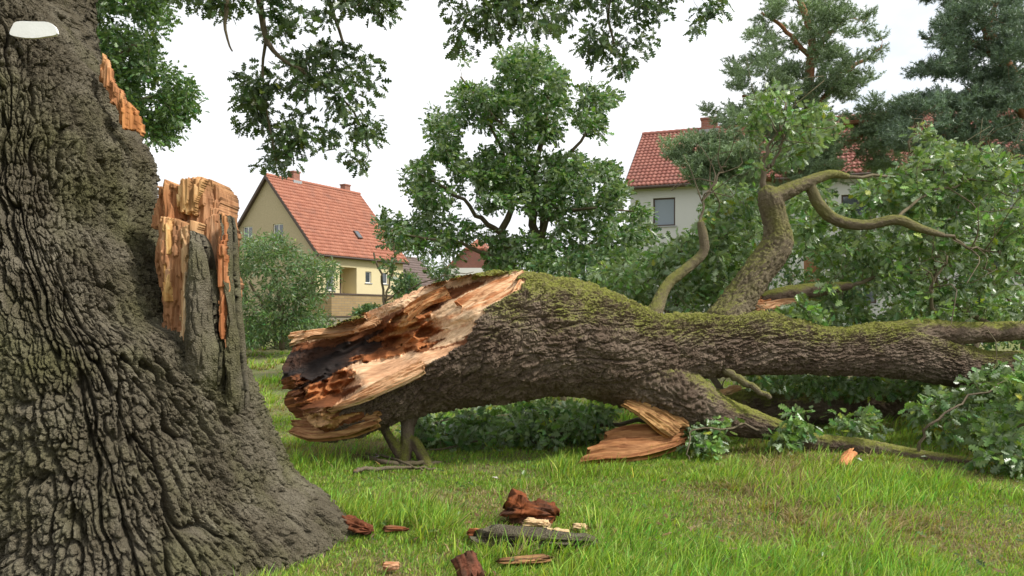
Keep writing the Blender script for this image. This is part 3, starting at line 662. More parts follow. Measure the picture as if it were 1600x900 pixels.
    bot_p = Z([(60, 725), (150, 690), (350, 705), (250, 750), (120, 785), (60, 790)])
    wx = px + jn * 16 + ca * stk * 90; wy = py + jm * 12 + sa * stk * 90
    sm = inpoly(wx, wy, smooth_p)
    rough = np.where(sm, 0.35, np.where(inpoly(wx, wy, pale_p), 1.2, 1.45))
    td = td + rough * (fib * 0.10 + stp * 0.17 + np.where(inpoly(wx, wy, rot_p), (cid - .5) * 0.22 + 0.14 * (0.5 - crumb_f1), 0))
    edge = 1.0
    Vt = np.stack([(px - 800) / F * td, td, CH + (HY - py) / F * td], 1)
    cur = V[:, 1]
    V2 = V.copy(); V2[sel] = np.where((td[sel] > cur[sel] - 0.05)[:, None], Vt[sel], V[sel])
    # ragged splinters: the very end is drawn out or bitten back along the log
    ax = unit(np.array(paths[0][6, :3] - paths[0][0, :3])); endw = sstep(545, 462, px) * (own == 0)
    ang = np.arctan2(LC[0][:, 2], LC[0][:, 1])
    sp = fbm(np.stack([np.cos(ang) * 3.2, np.sin(ang) * 3.2, LC[0][:, 3] * 0], 1), 4, 231) - .5
    V2 = V2 + ax[None] * (endw * (sp * 0.5 + 0.22 * (np.floor(sp * 14) / 14)))[:, None]
    V = laplace(V2, Q, 1)
    V = np.where(sel[:, None], V, V2)
    # colours of the bare wood
    cream, tan, org, blk, brn, pink = (0.76, 0.56, 0.37), (0.55, 0.34, 0.17), (0.42, 0.175, 0.065), (0.022, 0.017, 0.016), (0.17, 0.065, 0.025), (0.66, 0.40, 0.24)
    C = np.tile(np.array(brn), (nv, 1)); nz = fbm(np.stack([al * 0.02, ac * 0.09, al * 0 + 8], 1), 4, 240)
    def paint(poly, a, b, t=None):
        k = inpoly(wx, wy, poly); f = (sstep(.38, .62, nz) if t is None else t)[:, None]
        C[k] = (np.array(a) * (1 - f) + np.array(b) * f)[k]
    C *= (0.75 + 0.6 * fbm(np.stack([al * 0.015, ac * 0.2, al * 0 + 3], 1), 4, 243))[:, None]
    paint(rot_p, org, (0.25, 0.09, 0.033)); paint(dark_p, blk, (0.055, 0.028, 0.018)); paint(bot_p, tan, (0.42, 0.24, 0.10)); paint(pale_p, (0.46, 0.19, 0.075), cream, sstep(.34, .50, nz))
    paint(rim_p, pink, cream); paint(blk_p, tan, (0.5, 0.27, 0.11)); paint(smooth_p, pink, cream)
    C *= (0.72 + 0.56 * fbm(np.stack([al * 0.012, ac * 0.3, al * 0 + 5], 1), 4, 247))[:, None]
    # split trunk / limbs / bare wood
    fs = sel[Q].sum(1) >= 3; fo = own[Q[:, 0]]
    def part(name, mask, m, attrs=None):
        q = Q[mask]; u = np.unique(q); mp = np.full(nv, -1); mp[u] = np.arange(len(u))
        return link(name, quad_mesh(name, V[u], mp[q], {k: a[u] for k, a in (attrs or {}).items()}), m, root, smooth=True)
    part('trunk', (fo == 0) & ~fs, M_fbark, {'upn': UP})
    part('torn_wood', fs, M_wood, {'Col': C})
    root.children[-1].data.polygons.foreach_set('use_smooth', [False] * len(root.children[-1].data.polygons))
    for k in range(1, len(paths)):
        part('limb', (fo == k) & ~fs, M_limb if k in (2, 3, 4, 6) else M_fbark, {'upn': UP})
    # ---- slabs of torn wood under the trunk
    def slab(rows, m, cols, seed, thick=0.06):
        """rows of (px, py, d) pairs (one edge, other edge), lofted into a warped thick sheet"""
        A = spline([list(P(*a)) for a, b in rows], 70); B = spline([list(P(*b)) for a, b in rows], 70); nu = 50
        u = np.linspace(0, 1, nu)[None, :, None]; G = A[:, None] * (1 - u) + B[:, None] * u
        v = G.reshape(-1, 3); U_ = np.broadcast_to(u, (70, nu, 1)).reshape(-1); S_ = np.repeat(np.linspace(0, 1, 70), nu)
        nrm = unit(np.cross(A[-1] - A[0], B[35] - A[35]));  nrm = nrm * np.sign(-nrm[1])
        fb = fbm(np.stack([S_ * 2.5, U_ * 16, S_ * 0], 1), 4, seed) - .5; st_ = np.floor(fbm(np.stack([S_ * 2, U_ * 6, S_ * 0 + 3], 1), 3, seed + 4) * 7) / 7 - .5
        v = v + nrm * (fb * 0.06 + st_ * 0.08)[:, None]
        v = v + (A[-1] - A[0])[None] * ((fbm(np.stack([U_ * 9, S_ * 0, S_ * 0], 1), 3, seed + 8) - .5) * 0.18 * (2 * np.abs(S_ - .5)))[:, None]
        bk = v - nrm * thick; n = len(v); f = grid_faces(70, nu); a = np.arange(n).reshape(70, nu)
        rim = np.concatenate([a[0, :], a[1:, -1], a[-1, -2::-1], a[-2:0:-1, 0]]); rn = np.roll(rim, -1)
        q = np.concatenate([f, f[:, ::-1] + n, np.stack([rn, rim, rim + n, rn + n], 1)])
        t = sstep(.35, .65, fbm(np.stack([S_ * 3, U_ * 12, S_ * 0], 1), 4, seed + 12))[:, None]; c = np.array(cols[0]) * (1 - t) + np.array(cols[1]) * t
        link('splinter', quad_mesh('splinter', np.concatenate([v, bk]), q, {'Col': np.concatenate([c, c])}), m, root)
    slab([((902, 722, 7.9), (955, 672, 8.25)), ((940, 716, 7.9), (985, 663, 8.3)), ((990, 713, 7.95), (1020, 662, 8.3)), ((1040, 700, 8.1), (1050, 664, 8.35)), ((1072, 688, 8.2), (1068, 668, 8.4))], M_wood, [(0.34, 0.17, 0.072), (0.23, 0.095, 0.035)], 501, 0.09)
    slab([((975, 632, 8.05), (990, 620, 8.3)), ((1000, 645, 8.05), (1025, 628, 8.3)), ((1030, 668, 8.1), (1055, 640, 8.3)), ((1050, 682, 8.15), (1082, 660, 8.3))], M_wood, [(0.38, 0.23, 0.095), (0.25, 0.13, 0.05)], 511, 0.05)
    slab([((1182, 492, 9.35), (1180, 470, 9.4)), ((1196, 488, 9.3), (1200, 470, 9.4)), ((1215, 478, 9.35), (1222, 467, 9.4)), ((1246, 469, 9.4), (1246, 466, 9.42))], M_wood, [(0.66, 0.40, 0.24), (0.72, 0.5, 0.3)], 521, 0.04)
    slab([((1178, 470, 9.4), (1184, 455, 9.5)), ((1195, 474, 9.4), (1196, 462, 9.5)), ((1204, 472, 9.42), (1204, 466, 9.5))], M_wood, [(0.55, 0.26, 0.12), (0.45, 0.2, 0.08)], 531, 0.04)
    slab([((1120, 618, 9.6), (1126, 608, 9.7)), ((1140, 611, 9.6), (1146, 602, 9.7)), ((1156, 604, 9.6), (1156, 600, 9.7))], M_wood, [(0.7, 0.5, 0.3), (0.6, 0.4, 0.2)], 541, 0.03)
    slab([((456, 674, 7.72), (458, 656, 7.92)), ((490, 686, 7.58), (500, 652, 7.82)), ((540, 680, 7.52), (545, 650, 7.62)), ((590, 664, 7.52), (590, 640, 7.56))], M_wood, [(0.46, 0.28, 0.13), (0.26, 0.12, 0.05)], 551, 0.06)
    slab([((514, 641, 7.34), (518, 636, 7.36)), ((560, 627, 7.31), (564, 610, 7.37)), ((610, 606, 7.31), (618, 582, 7.40)), ((655, 584, 7.34), (665, 562, 7.46))], M_wood, [(0.72, 0.50, 0.31), (0.62, 0.36, 0.2)], 561, 0.05)
    slab([((452, 532, 8.12), (455, 521, 8.2)), ((490, 524, 8.12), (500, 513, 8.2)), ((540, 520, 8.14), (560, 507, 8.22)), ((585, 505, 8.2), (590, 495, 8.24))], M_wood, [(0.72, 0.50, 0.31), (0.60, 0.36, 0.2)], 571, 0.04)
    slab([((742, 512, 7.56), (712, 470, 7.84)), ((768, 488, 7.55), (752, 446, 7.9)), ((798, 462, 7.62), (795, 430, 7.98)), ((814, 440, 7.8), (815, 421, 8.04))], M_wood, [(0.72, 0.48, 0.29), (0.45, 0.19, 0.08)], 581, 0.06)
    slab([((640, 500, 7.95), (632, 482, 8.0)), ((665, 478, 7.95), (660, 462, 8.02)), ((700, 462, 8.0), (696, 448, 8.08))], M_wood, [(0.55, 0.33, 0.16), (0.42, 0.17, 0.06)], 591, 0.06)
    tube_obj('snapped_branch', [jitter(skel_path([(1126, 568, 6, 8.55), (1150, 590, 6.5, 8.5), (1180, 605, 5, 8.45), (1203, 622, 4, 8.4)], 14), 0.012)], M_limb, root, 10)
    # ---- branches and foliage of the crown
    br = [skel_path(r, 14) for r in (
        [(1196, 300, 10, 9.1), (1192, 255, 6, 9.2), (1202, 225, 4.5, 9.2), (1225, 200, 3.5, 9.3), (1228, 160, 2.5, 9.3)],
        [(1200, 262, 5, 9.2), (1215, 240, 3.5, 9.3), (1228, 195, 2.5, 9.3)],
        [(1095, 350, 5, 9.15), (1100, 320, 3, 9.2), (1120, 280, 3, 9.3), (1135, 260, 2, 9.4)],
        [(1475, 368, 5, 9.1), (1530, 390, 3.5, 9.4), (1580, 400, 2.5, 9.6)],
        [(1326, 276, 5, 9.2), (1400, 275, 4, 9.8), (1480, 262, 3, 10.2), (1560, 255, 2, 10.4)],
        [(1400, 343, 5, 9.1), (1450, 300, 3.5, 9.6), (1510, 285, 3, 10), (1560, 270, 2, 10.2)],
        [(1420, 250, 4, 10.5), (1425, 215, 2.5, 10.5), (1435, 195, 2, 10.5)],
        [(1560, 515, 9, 9.6), (1480, 470, 6, 10.2), (1460, 420, 5, 10.4), (1470, 370, 4, 10.5), (1500, 320, 3, 10.6)],
        [(1460, 505, 6, 9.6), (1455, 450, 4, 9.4), (1480, 400, 3, 9.4)],
        [(1330, 446, 6, 9.8), (1400, 430, 5, 10.4), (1500, 420, 4, 10.8), (1600, 430, 3, 11)],
        [(1150, 640, 10, 10.6), (1050, 500, 8, 11.0), (1000, 440, 6, 11.2), (960, 410, 4, 11.4)],
        [(1050, 500, 8, 11.0), (1070, 430, 5, 11.4), (1110, 390, 3, 11.6)],
        [(1320, 620, 10, 10.8), (1310, 520, 8, 11.4), (1320, 430, 6, 11.8), (1360, 340, 4, 12), (1400, 300, 3, 12)],
        [(1500, 615, 9, 10.8), (1540, 500, 7, 11.4), (1560, 400, 5, 11.8), (1570, 310, 4, 12)],
        [(1020, 660, 7, 9.3), (930, 668, 6, 9.2), (840, 690, 5, 9.0), (760, 705, 4, 8.8), (690, 715, 3, 8.6)],
        [(930, 668, 5, 9.2), (860, 650, 4, 9.4), (760, 650, 3, 9.5), (680, 660, 2.5, 9.4)],
        [(840, 690, 4, 9.0), (740, 690, 3, 8.8), (660, 705, 2.5, 8.5), (560, 722, 2, 8.3)],
        [(1520, 724, 7, 7.85), (1560, 690, 5, 7.7), (1600, 660, 4, 7.5), (1650, 640, 3, 7.4)],
        [(1520, 724, 6, 7.85), (1570, 740, 4, 7.5), (1620, 750, 3, 7.2)],
        [(1433, 713, 5, 8.1), (1450, 670, 4, 8.0), (1500, 630, 3, 8.0), (1560, 600, 3, 8.0)],
        [(1200, 668, 5, 8.6), (1140, 670, 3, 8.2), (1090, 672, 2.5, 8.1), (1075, 690, 2, 8.0), (1080, 730, 1.5, 7.9)],
        [(1240, 680, 5, 8.5), (1250, 660, 3, 8.4), (1240, 645, 2, 8.4)],
    )]
    for b_ in br: b_[:, 3] *= 0.55
    br = [jitter(b_, 0.022) for b_ in br]
    main = np.concatenate(paths[1:7] + br)
    cl = [(sample_poly([(1225, 300), (1330, 285), (1400, 280), (1440, 240), (1500, 225), (1540, 245), (1600, 280), (1640, 300), (1640, 500), (1440, 500), (1300, 505), (1240, 490), (1260, 400), (1240, 350)], 790, 9.3, 13, thr=0.33, nscale=0.03)),
          (sample_poly([(930, 440), (940, 410), (1000, 402), (1060, 368), (1110, 345), (1180, 390), (1140, 460), (1100, 490), (1040, 485), (980, 460)], 330, 9.6, 12.4)),
          (sample_poly([(1155, 260), (1165, 165), (1200, 130), (1240, 150), (1310, 165), (1320, 225), (1330, 265), (1250, 262), (1195, 285)], 62, 9.0, 10.4, thr=0.45, nscale=0.05)),
          (sample_poly([(1100, 330), (1120, 290), (1180, 300), (1185, 380), (1120, 380)], 60, 9.6, 11)),
          (sample_poly([(1425, 640), (1480, 605), (1560, 580), (1610, 590), (1560, 690), (1490, 692), (1440, 668)], 95, 8.3, 9.3, thr=0.36, nscale=0.03)),
          (sample_poly([(1525, 705), (1560, 610), (1640, 570), (1640, 790), (1580, 778), (1540, 750)], 105, 7.0, 8.1, thr=0.36, nscale=0.03)),
          (sample_poly([(640, 665), (760, 640), (860, 632), (955, 640), (940, 690), (840, 705), (740, 718), (640, 712)], 300, 8.6, 10.2)),
          (sample_poly([(1130, 590), (1250, 580), (1400, 590), (1500, 600), (1480, 625), (1250, 615)], 120, 9.6, 11)),
          (sample_poly([(1195, 650), (1250, 640), (1265, 680), (1210, 705)], 14, 8.1, 8.5)),
          (sample_poly([(1300, 650), (1360, 640), (1370, 670), (1310, 680)], 12, 8.4, 9.0)),
          (sample_poly([(1075, 670), (1140, 660), (1130, 700), (1080, 710)], 14, 8.0, 8.4)),
          (sample_poly([(1560, 620), (1640, 560), (1640, 520), (1540, 590)], 12, 8.0, 9.4)),
          (sample_poly([(1200, 490), (1260, 470), (1280, 505), (1210, 505)], 22, 8.9, 9.6))]
    cl.append(sample_poly([(1330, 300), (1380, 280), (1440, 190), (1470, 215), (1540, 230), (1600, 260), (1600, 330), (1400, 330)], 110, 9.6, 11, thr=.4, nscale=.04))
    clumps = np.concatenate(cl); g = gz(clumps[:, 0], clumps[:, 1]); clumps[:, 2] = np.maximum(clumps[:, 2], g + 0.06)
    tw, dr = grow(main, clumps, r_k=0.010, maxr=0.02)
    # bare broken twigs standing out of the crown
    ends = np.concatenate([b_[5:, :3] for b_ in br[:14]]); bare = []
    for k in range(110):
        a_ = ends[RNG.integers(len(ends))]; d_ = unit(RNG.normal(size=3) + np.array([.25, -.35, .55])); l_ = RNG.uniform(.3, 1.0)
        p_ = spline([a_, a_ + d_ * l_ * .4 + RNG.normal(size=3) * .07 * l_, a_ + d_ * l_ * .75 + RNG.normal(size=3) * .14 * l_, a_ + d_ * l_ + RNG.normal(size=3) * .2 * l_], 9)
        bare.append(np.concatenate([p_, np.linspace(.007, .0025, 9)[:, None] * RNG.uniform(.8, 1.5)], 1))
    tube_obj('branch', br + tw + bare, M_twig, root, 7)
    foliage('foliage', clumps, dr, 17, 0.165, 0.108, (0.120, 0.225, 0.058), 'oak', M_oak_wind, root, up=0.3, droop=0.2, tone_var=0.32)
build_fallen()

# ================================================================== other trees
def tree(name, base, trunk_rows, limbs, polys, label, leaf, base_col, bark, per=12, spread=0.25, kind='oak_far', m=None, cat='tree', group=None, up=0.5, wind=(0, 0, 0), r_k=0.012, maxr=0.04, tw_sides=5, foliage_name='foliage', **kw):
    root = empty(name, base, label, cat, group)
    tr = [jitter(skel_path(r, 18), 0.015) for r in trunk_rows]; lb = [jitter(skel_path(r, 14), 0.02) for r in limbs]
    thin = len(tr) == 1 and len(limbs) <= 2
    if not thin:
        for t_ in tr: tube_obj('trunk', [t_], bark, root, 12)
    cl = np.concatenate([sample_poly(*a[:4], thr=a[4] if len(a) > 4 else 0.0, nscale=a[5] if len(a) > 5 else 0.03) for a in polys])
    tw, dr = grow(np.concatenate(tr + lb), cl, r_k=r_k, maxr=maxr)
    if not thin and len(tr) == 1:      # limbs meet inside the trunk
        st_ = sorted([l_[0] for l_ in lb], key=lambda p_: p_[2]); st_ = np.array(st_); st_[:, 3] = .02; lb = lb + [st_]
    tube_obj('stem' if thin else 'branch', (tr if thin else []) + lb + tw, bark, root, tw_sides)
    if kind != 'needle':
        foliage(foliage_name, cl, dr, per, spread, leaf, base_col, kind, m or M_oak, root, up=up, wind=wind, **kw)
    else:
        needles(foliage_name, cl, dr, per, spread, leaf, base_col, root)
    return root
def needles(name, cl, dr, per, spread, ln, base, parent):
    """pine foliage: sprays of upturned shoots, each a brush of needles"""
    N = len(cl); sh = np.repeat(np.arange(N), per); n = len(sh)
    off = rand_dir(n) * (RNG.random(n) ** .5)[:, None] * spread; off[:, 2] *= 0.55
    sd = unit(0.8 * unit(off) + 0.5 * dr[sh] + np.array([0, 0, 0.45])); sp = cl[sh] + off
    k = 34; ii = np.repeat(np.arange(n), k); t = RNG.random(len(ii)); L = 0.24
    p = sp[ii] + sd[ii] * ((t - .5) * L)[:, None]; d = unit(sd[ii] * 0.7 + rand_dir(len(ii)))
    w = unit(np.cross(d, rand_dir(len(ii)))) * 0.010; le = (ln * RNG.uniform(.7, 1.2, len(ii)))[:, None]
    v = np.stack([p - w, p + w, p + d * le], 1).reshape(-1, 3)
    tone = (1 + 0.16 * RNG.normal(size=N)).clip(.6, 1.5)[sh][ii] * RNG.uniform(.75, 1.3, len(ii))
    c = np.repeat(np.array(base)[None] * tone[:, None], 3, 0)
    return link(name, quad_mesh(name, v, np.arange(len(v)).reshape(-1, 3), {'Col': c}), M_needle, parent)

def build_trees():
    g = lambda x, y: float(gz(x, y)[0])
    D = 16.5
    tree('young_oak', (P(830, 600, D)[0], D, g(0, D)),
         [[(850, 620, 9, D), (848, 500, 8, D), (845, 400, 7, D), (832, 340, 6.5, D), (836, 270, 5, D), (850, 200, 3.5, D), (860, 130, 2, D)],
          [(860, 620, 8, D + .3), (852, 500, 6, D + .3), (850, 420, 5.5, D + .3), (848, 340, 4.5, D + .4), (870, 260, 3, D + .5)],
          [(812, 620, 8, D - .2), (805, 480, 8, D - .2), (795, 400, 7, D - .3), (784, 365, 6, D - .3), (800, 320, 4.5, D - .4), (790, 250, 3, D - .4), (760, 180, 2, D - .5)]],
         [[(784, 365, 5, D - .3), (740, 330, 3.5, D - .6), (690, 290, 2.5, D - .8), (650, 270, 1.5, D - 1)],
          [(836, 270, 4, D), (800, 210, 3, D - .3), (750, 160, 2, D - .5), (720, 120, 1.5, D - .5)],
          [(845, 300, 4, D), (890, 240, 3, D + .3), (930, 190, 2, D + .3), (950, 150, 1.5, D + .3)],
          [(845, 390, 4.5, D), (858, 325, 3.8, D - .5), (880, 330, 3.2, D - .8), (930, 325, 2, D - 1), (990, 330, 1.2, D - 1)],
          [(805, 420, 4.5, D - .3), (730, 385, 3, D - .8), (660, 370, 2, D - 1), (610, 365, 1.3, D - 1.1)],
          [(850, 420, 4, D), (900, 390, 3, D + .5), (960, 360, 2, D + .6)]],
         [([(690, 130), (720, 95), (790, 85), (830, 70), (900, 80), (930, 120), (965, 155), (935, 180), (950, 230), (900, 270), (820, 260), (750, 290), (690, 250), (660, 200)], 500, D - 1.4, D + 1.3, 0.37, 0.026),
          ([(640, 260), (690, 240), (760, 270), (850, 260), (950, 250), (985, 300), (950, 330), (860, 340), (780, 330), (700, 340), (650, 330), (630, 290)], 370, D - 1.6, D + 1.3, 0.37, 0.026),
          ([(590, 345), (640, 330), (720, 345), (800, 370), (900, 340), (1010, 325), (1020, 370), (960, 410), (880, 435), (800, 440), (750, 405), (680, 395), (620, 390), (595, 370)], 350, D - 1.7, D + 1.4, 0.38, 0.028)],
         'young oak with several thin stems and windswept crown, behind the fallen trunk', 0.122, (0.064, 0.152, 0.026), M_twig, per=25, spread=0.23, up=0.25, wind=(0.45, 0, 0.1), tone_var=0.25, m=M_oak_wind)
    # dense low growth at its foot
    tree('bush', (P(880, 600, 13.5)[0], 13.5, g(0, 13.5)), [[(880, 640, 5, 13.5), (885, 500, 4, 13.5), (890, 420, 2, 13.5)]], [[(885, 520, 3, 13.5), (940, 450, 2, 13.4)], [(882, 540, 3, 13.5), (830, 450, 2, 13.6)]],
         [([(800, 430), (860, 400), (950, 395), (1010, 400), (1030, 480), (940, 500), (820, 500)], 260, 12.8, 14.6)],
         'dark dense oak bush close behind the thick part of the fallen trunk', 0.105, (0.045, 0.105, 0.028), M_twig, per=14, spread=0.24, cat='bush')
    D = 14.0
    tree('oak_tree', (P(120, 620, D)[0], D, g(0, D)), [[(110, 630, 26, D), (120, 400, 22, D), (130, 150, 18, D), (150, -80, 12, D)]], [[(130, 150, 9, D), (190, 90, 6, D), (240, 60, 3, D)], [(140, 180, 8, D), (210, 160, 5, D), (265, 150, 3, D)], [(130, 220, 7, D), (200, 200, 4, D), (235, 200, 2, D)]],
         [([(140, -60), (265, -60), (262, 40), (240, 60), (255, 95), (220, 110), (150, 110)], 250, D - 1, D + 1, 0.36), ([(150, 100), (225, 105), (270, 100), (305, 150), (300, 195), (255, 225), (235, 225), (215, 190), (160, 150)], 200, D - 1, D + .6, 0.38)],
         'green leafy tree peeking out behind the upper part of the huge torn trunk', 0.115, (0.055, 0.125, 0.030), M_twig, per=20, spread=0.26, up=0.5)
    D = 24
    tree('shrub', (P(440, 560, D)[0], D, g(0, D)), [[(440, 545, 5, D), (438, 480, 4, D), (430, 420, 2, D)]], [[(438, 520, 3, D), (490, 440, 2, D)], [(438, 520, 3, D), (390, 440, 2, D)]],
         [([(340, 540), (345, 400), (380, 365), (440, 370), (490, 400), (528, 415), (520, 450), (490, 475), (505, 505), (450, 525), (400, 535)], 620, D - 1.4, D + 1.4, 0.2)],
         'round grey-green willow shrub in front of the yellow house', 0.15, (0.080, 0.165, 0.042), M_twig, per=24, spread=0.34, kind='narrow', m=M_shrub, cat='shrub', tone_var=0.18)
    D = 14.5
    tree('sapling', (P(597, 620, D)[0], D, g(0, D)), [[(612, 640, 2.5, D), (602, 500, 2.2, D), (597, 440, 1.8, D), (584, 395, 1.4, D)], [(600, 470, 1.8, D), (612, 430, 1.5, D), (618, 400, 1.2, D), (612, 360, .8, D)]], [[(602, 470, 1.5, D), (640, 450, 1.2, D), (690, 432, .8, D), (740, 425, .6, D)]],
         [([(588, 408), (625, 395), (630, 440), (600, 448)], 16, D - .3, D + .3), ([(590, 320), (625, 330), (640, 395), (600, 385)], 22, D - .3, D + .3), ([(665, 415), (705, 410), (712, 445), (680, 455)], 16, D - .3, D + .3), ([(622, 430), (650, 440), (640, 470), (610, 470)], 12, D - .3, D + .3)],
         'thin young oak sapling with sparse leaves before the yellow house wall', 0.11, (0.045, 0.095, 0.03), M_twig, per=9, spread=0.17, kind='oak_far', cat='sapling')
    # pines
    D = 23
    tree('pine_tree', (P(1262, 560, D)[0], D, g(0, D)), [[(1275, 560, 13, D), (1268, 400, 12, D), (1266, 250, 10, D), (1264, 140, 8, D), (1268, 60, 6, D), (1250, 0, 4.5, D), (1230, -60, 3, D)]],
         [[(1264, 110, 5, D), (1290, 60, 4, D - .4), (1320, 30, 2.5, D - .6)], [(1266, 180, 5, D), (1310, 120, 4, D + .3), (1360, 90, 2.5, D + .4)], [(1266, 200, 5, D), (1210, 170, 3.5, D), (1160, 150, 2, D)],
          [(1266, 240, 5, D), (1180, 225, 4, D - .5), (1110, 230, 2, D - .7)], [(1268, 260, 5, D), (1330, 220, 4, D - .6), (1380, 200, 2, D - .8)], [(1268, 300, 5, D), (1160, 270, 3.5, D - .8), (1060, 250, 2, D - 1)], [(1268, 90, 4, D), (1220, 40, 3, D), (1190, 20, 2, D)],
          [(1268, 240, 7, D), (1300, 205, 6, D - 1), (1350, 190, 4, D - 1), (1420, 200, 2, D - 1)]],
         [([(1180, 25), (1230, -30), (1300, -30), (1350, 15), (1380, 50), (1385, 110), (1340, 135), (1270, 120), (1215, 90), (1170, 65)], 105, D - 1.4, D + 1.4, 0.36, 0.03),
          ([(1140, 100), (1200, 80), (1260, 110), (1350, 130), (1385, 125), (1330, 160), (1270, 175), (1180, 160), (1145, 130)], 75, D - 1.5, D + 1.5, 0.3, 0.03),
          ([(1105, 170), (1160, 160), (1260, 180), (1320, 170), (1310, 215), (1240, 260), (1170, 290), (1110, 295), (1060, 260), (1110, 235), (1130, 205)], 125, D - 1.6, D + 1.5, 0.2),
          ([(1130, 228), (1270, 232), (1400, 218), (1420, 290), (1300, 310), (1150, 310)], 70, D - 2, D - .5, .36), ([(1035, 220), (1110, 205), (1150, 240), (1150, 290), (1080, 290), (1060, 262)], 60, D - 1.5, D - .6), ([(1320, 160), (1400, 150), (1420, 190), (1380, 230), (1320, 220)], 40, D - 1.5, D, 0.25)],
         'blue-green pine with bare reddish upper limbs, left of the two before the grey house', 0.10, (0.22, 0.30, 0.17), M_pbark, per=21, spread=0.36, kind='needle', group='pines before the grey house', r_k=0.02, maxr=0.07)
    D = 20
    tree('pine_tree', (P(1640, 560, D)[0], D, g(0, D)), [[(1655, 570, 16, D), (1645, 350, 14, D), (1610, 180, 11, D), (1560, 80, 8, D), (1500, -30, 5, D)]],
         [[(1610, 190, 7, D), (1570, 150, 5, D), (1510, 140, 3, D)], [(1630, 260, 6, D), (1550, 230, 4, D - .5), (1470, 220, 3, D - .7), (1410, 210, 2, D - .8)], [(1560, 90, 6, D), (1500, 60, 4, D), (1440, 60, 2, D)], [(1640, 300, 6, D), (1560, 280, 4, D - .8), (1480, 270, 2, D - 1)], [(1540, 60, 5, D), (1560, 0, 3, D), (1600, -40, 2, D)]],
         [([(1425, -30), (1640, -30), (1640, 90), (1560, 100), (1490, 85), (1445, 55), (1470, 20)], 120, D - 1.6, D + 1.6, 0.22), ([(1430, 100), (1500, 80), (1590, 95), (1640, 140), (1570, 170), (1480, 160), (1420, 150)], 85, D - 1.5, D + 1.5, 0.33),
          ([(1390, 190), (1420, 145), (1500, 165), (1640, 190), (1640, 280), (1560, 285), (1480, 260), (1400, 225)], 130, D - 1.7, D + 1.4, 0.2)],
         'dark spreading pine at the right edge of the picture with a leaning orange trunk', 0.10, (0.15, 0.215, 0.15), M_pbark, per=23, spread=0.34, kind='needle', group='pines before the grey house', r_k=0.02, maxr=0.07)
    # dim undergrowth behind the crown of the fallen tree closes the view to the grey house's garden
    for k, (a, b, d, pl, lab) in enumerate([
        (1150, 1240, 17, [(1095, 360), (1180, 310), (1280, 310), (1290, 470), (1100, 480)], 'dense bush behind the upright mossy limb of the fallen tree'),
        (1380, 1480, 16, [(1280, 360), (1400, 330), (1500, 350), (1510, 520), (1290, 520)], 'dense bush deep behind the middle of the fallen crown'),
        (1560, 1640, 16, [(1490, 330), (1640, 320), (1640, 540), (1500, 540)], 'dense bush deep behind the right end of the fallen crown')]):
        tree('bush', (P((a + b) / 2, 600, d)[0], d, g(0, d)), [[((a + b) / 2, 600, 5, d), ((a + b) / 2, 480, 4, d), ((a + b) / 2 + 8, 380, 2, d)]], [[((a + b) / 2, 520, 3, d), (a, 430, 2, d)], [((a + b) / 2, 520, 3, d), (b, 430, 2, d)]],
             [(pl, 230, d - 1.2, d + 1.2, 0.2)], lab, 0.12, (0.055, 0.12, 0.032), M_twig, per=14, spread=0.3, cat='bush')
    # hedge and far trees
    D = 27
    tree('hedge', (P(430, 530, D)[0], D, g(0, D)), [[(430, 545, 3, D), (430, 500, 2, D)]], [[(430, 530, 2, D), (380, 505, 1, D)], [(430, 530, 2, D), (480, 510, 1, D)]],
         [([(350, 548), (350, 500), (400, 495), (470, 492), (520, 495), (520, 528), (470, 545), (420, 552)], 330, D - .8, D + .8)],
         'low dark overgrown hedge under the willow shrub at the lawn edge', 0.16, (0.055, 0.080, 0.026), M_twig, per=14, spread=0.32, kind='narrow', m=M_shrub, cat='hedge')
    D = 62
    tree('conifer', (P(694, 500, D)[0], D, g(0, D)), [[(694, 480, 2, D), (694, 405, .8, D)]], [[(694, 450, 1, D), (690, 430, .5, D)]],
         [([(694, 404), (702, 425), (712, 446), (676, 446), (686, 425)], 120, D - .8, D + .8)], 'small dark green conifer beside the pale garage', 0.22, (0.03, 0.062, 0.02), M_twig, per=14, spread=0.45, kind='narrow', m=M_shrub, cat='tree')
    for k, (cx_, top, w, D, lab) in enumerate([(668, 395, 22, 110, 'tiny far tree between the yellow house and the red brick gable'), (640, 425, 16, 46, 'small bush by the corner of the yellow house'), (572, 480, 16, 48, 'small bush against the yellow brick terrace wall'), (610, 478, 22, 47, 'wide garden bush right of the yellow brick terrace'),
                                             (950, 380, 70, 60, 'far tree behind the young oak, left of the grey house'), (800, 385, 60, 95, 'far tree line behind the red brick gable')]):
        h = 490 - top
        tree('bush' if D < 50 else 'far_tree', (P(cx_, 490, D)[0], D, g(0, D)), [[(cx_, 500, 2, D), (cx_, top + h * .3, 1, D)]], [[(cx_, 490, 1, D), (cx_ - w * .4, top + h * .4, .6, D)]],
             [([(cx_ - w * .8, 505), (cx_ - w, top + h * .5), (cx_ - w * .5, top + 6), (cx_ + w * .1, top), (cx_ + w * .7, top + h * .25), (cx_ + w, top + h * .6), (cx_ + w * .8, 505)], 150, D - 1.5, D + 1.5)],
             lab, 0.10 + D * 0.0035, (0.05, 0.092, 0.03), M_twig, per=14, spread=0.25 + D * .006, kind='oak_far', cat='bush' if D < 50 else 'tree')
build_trees()

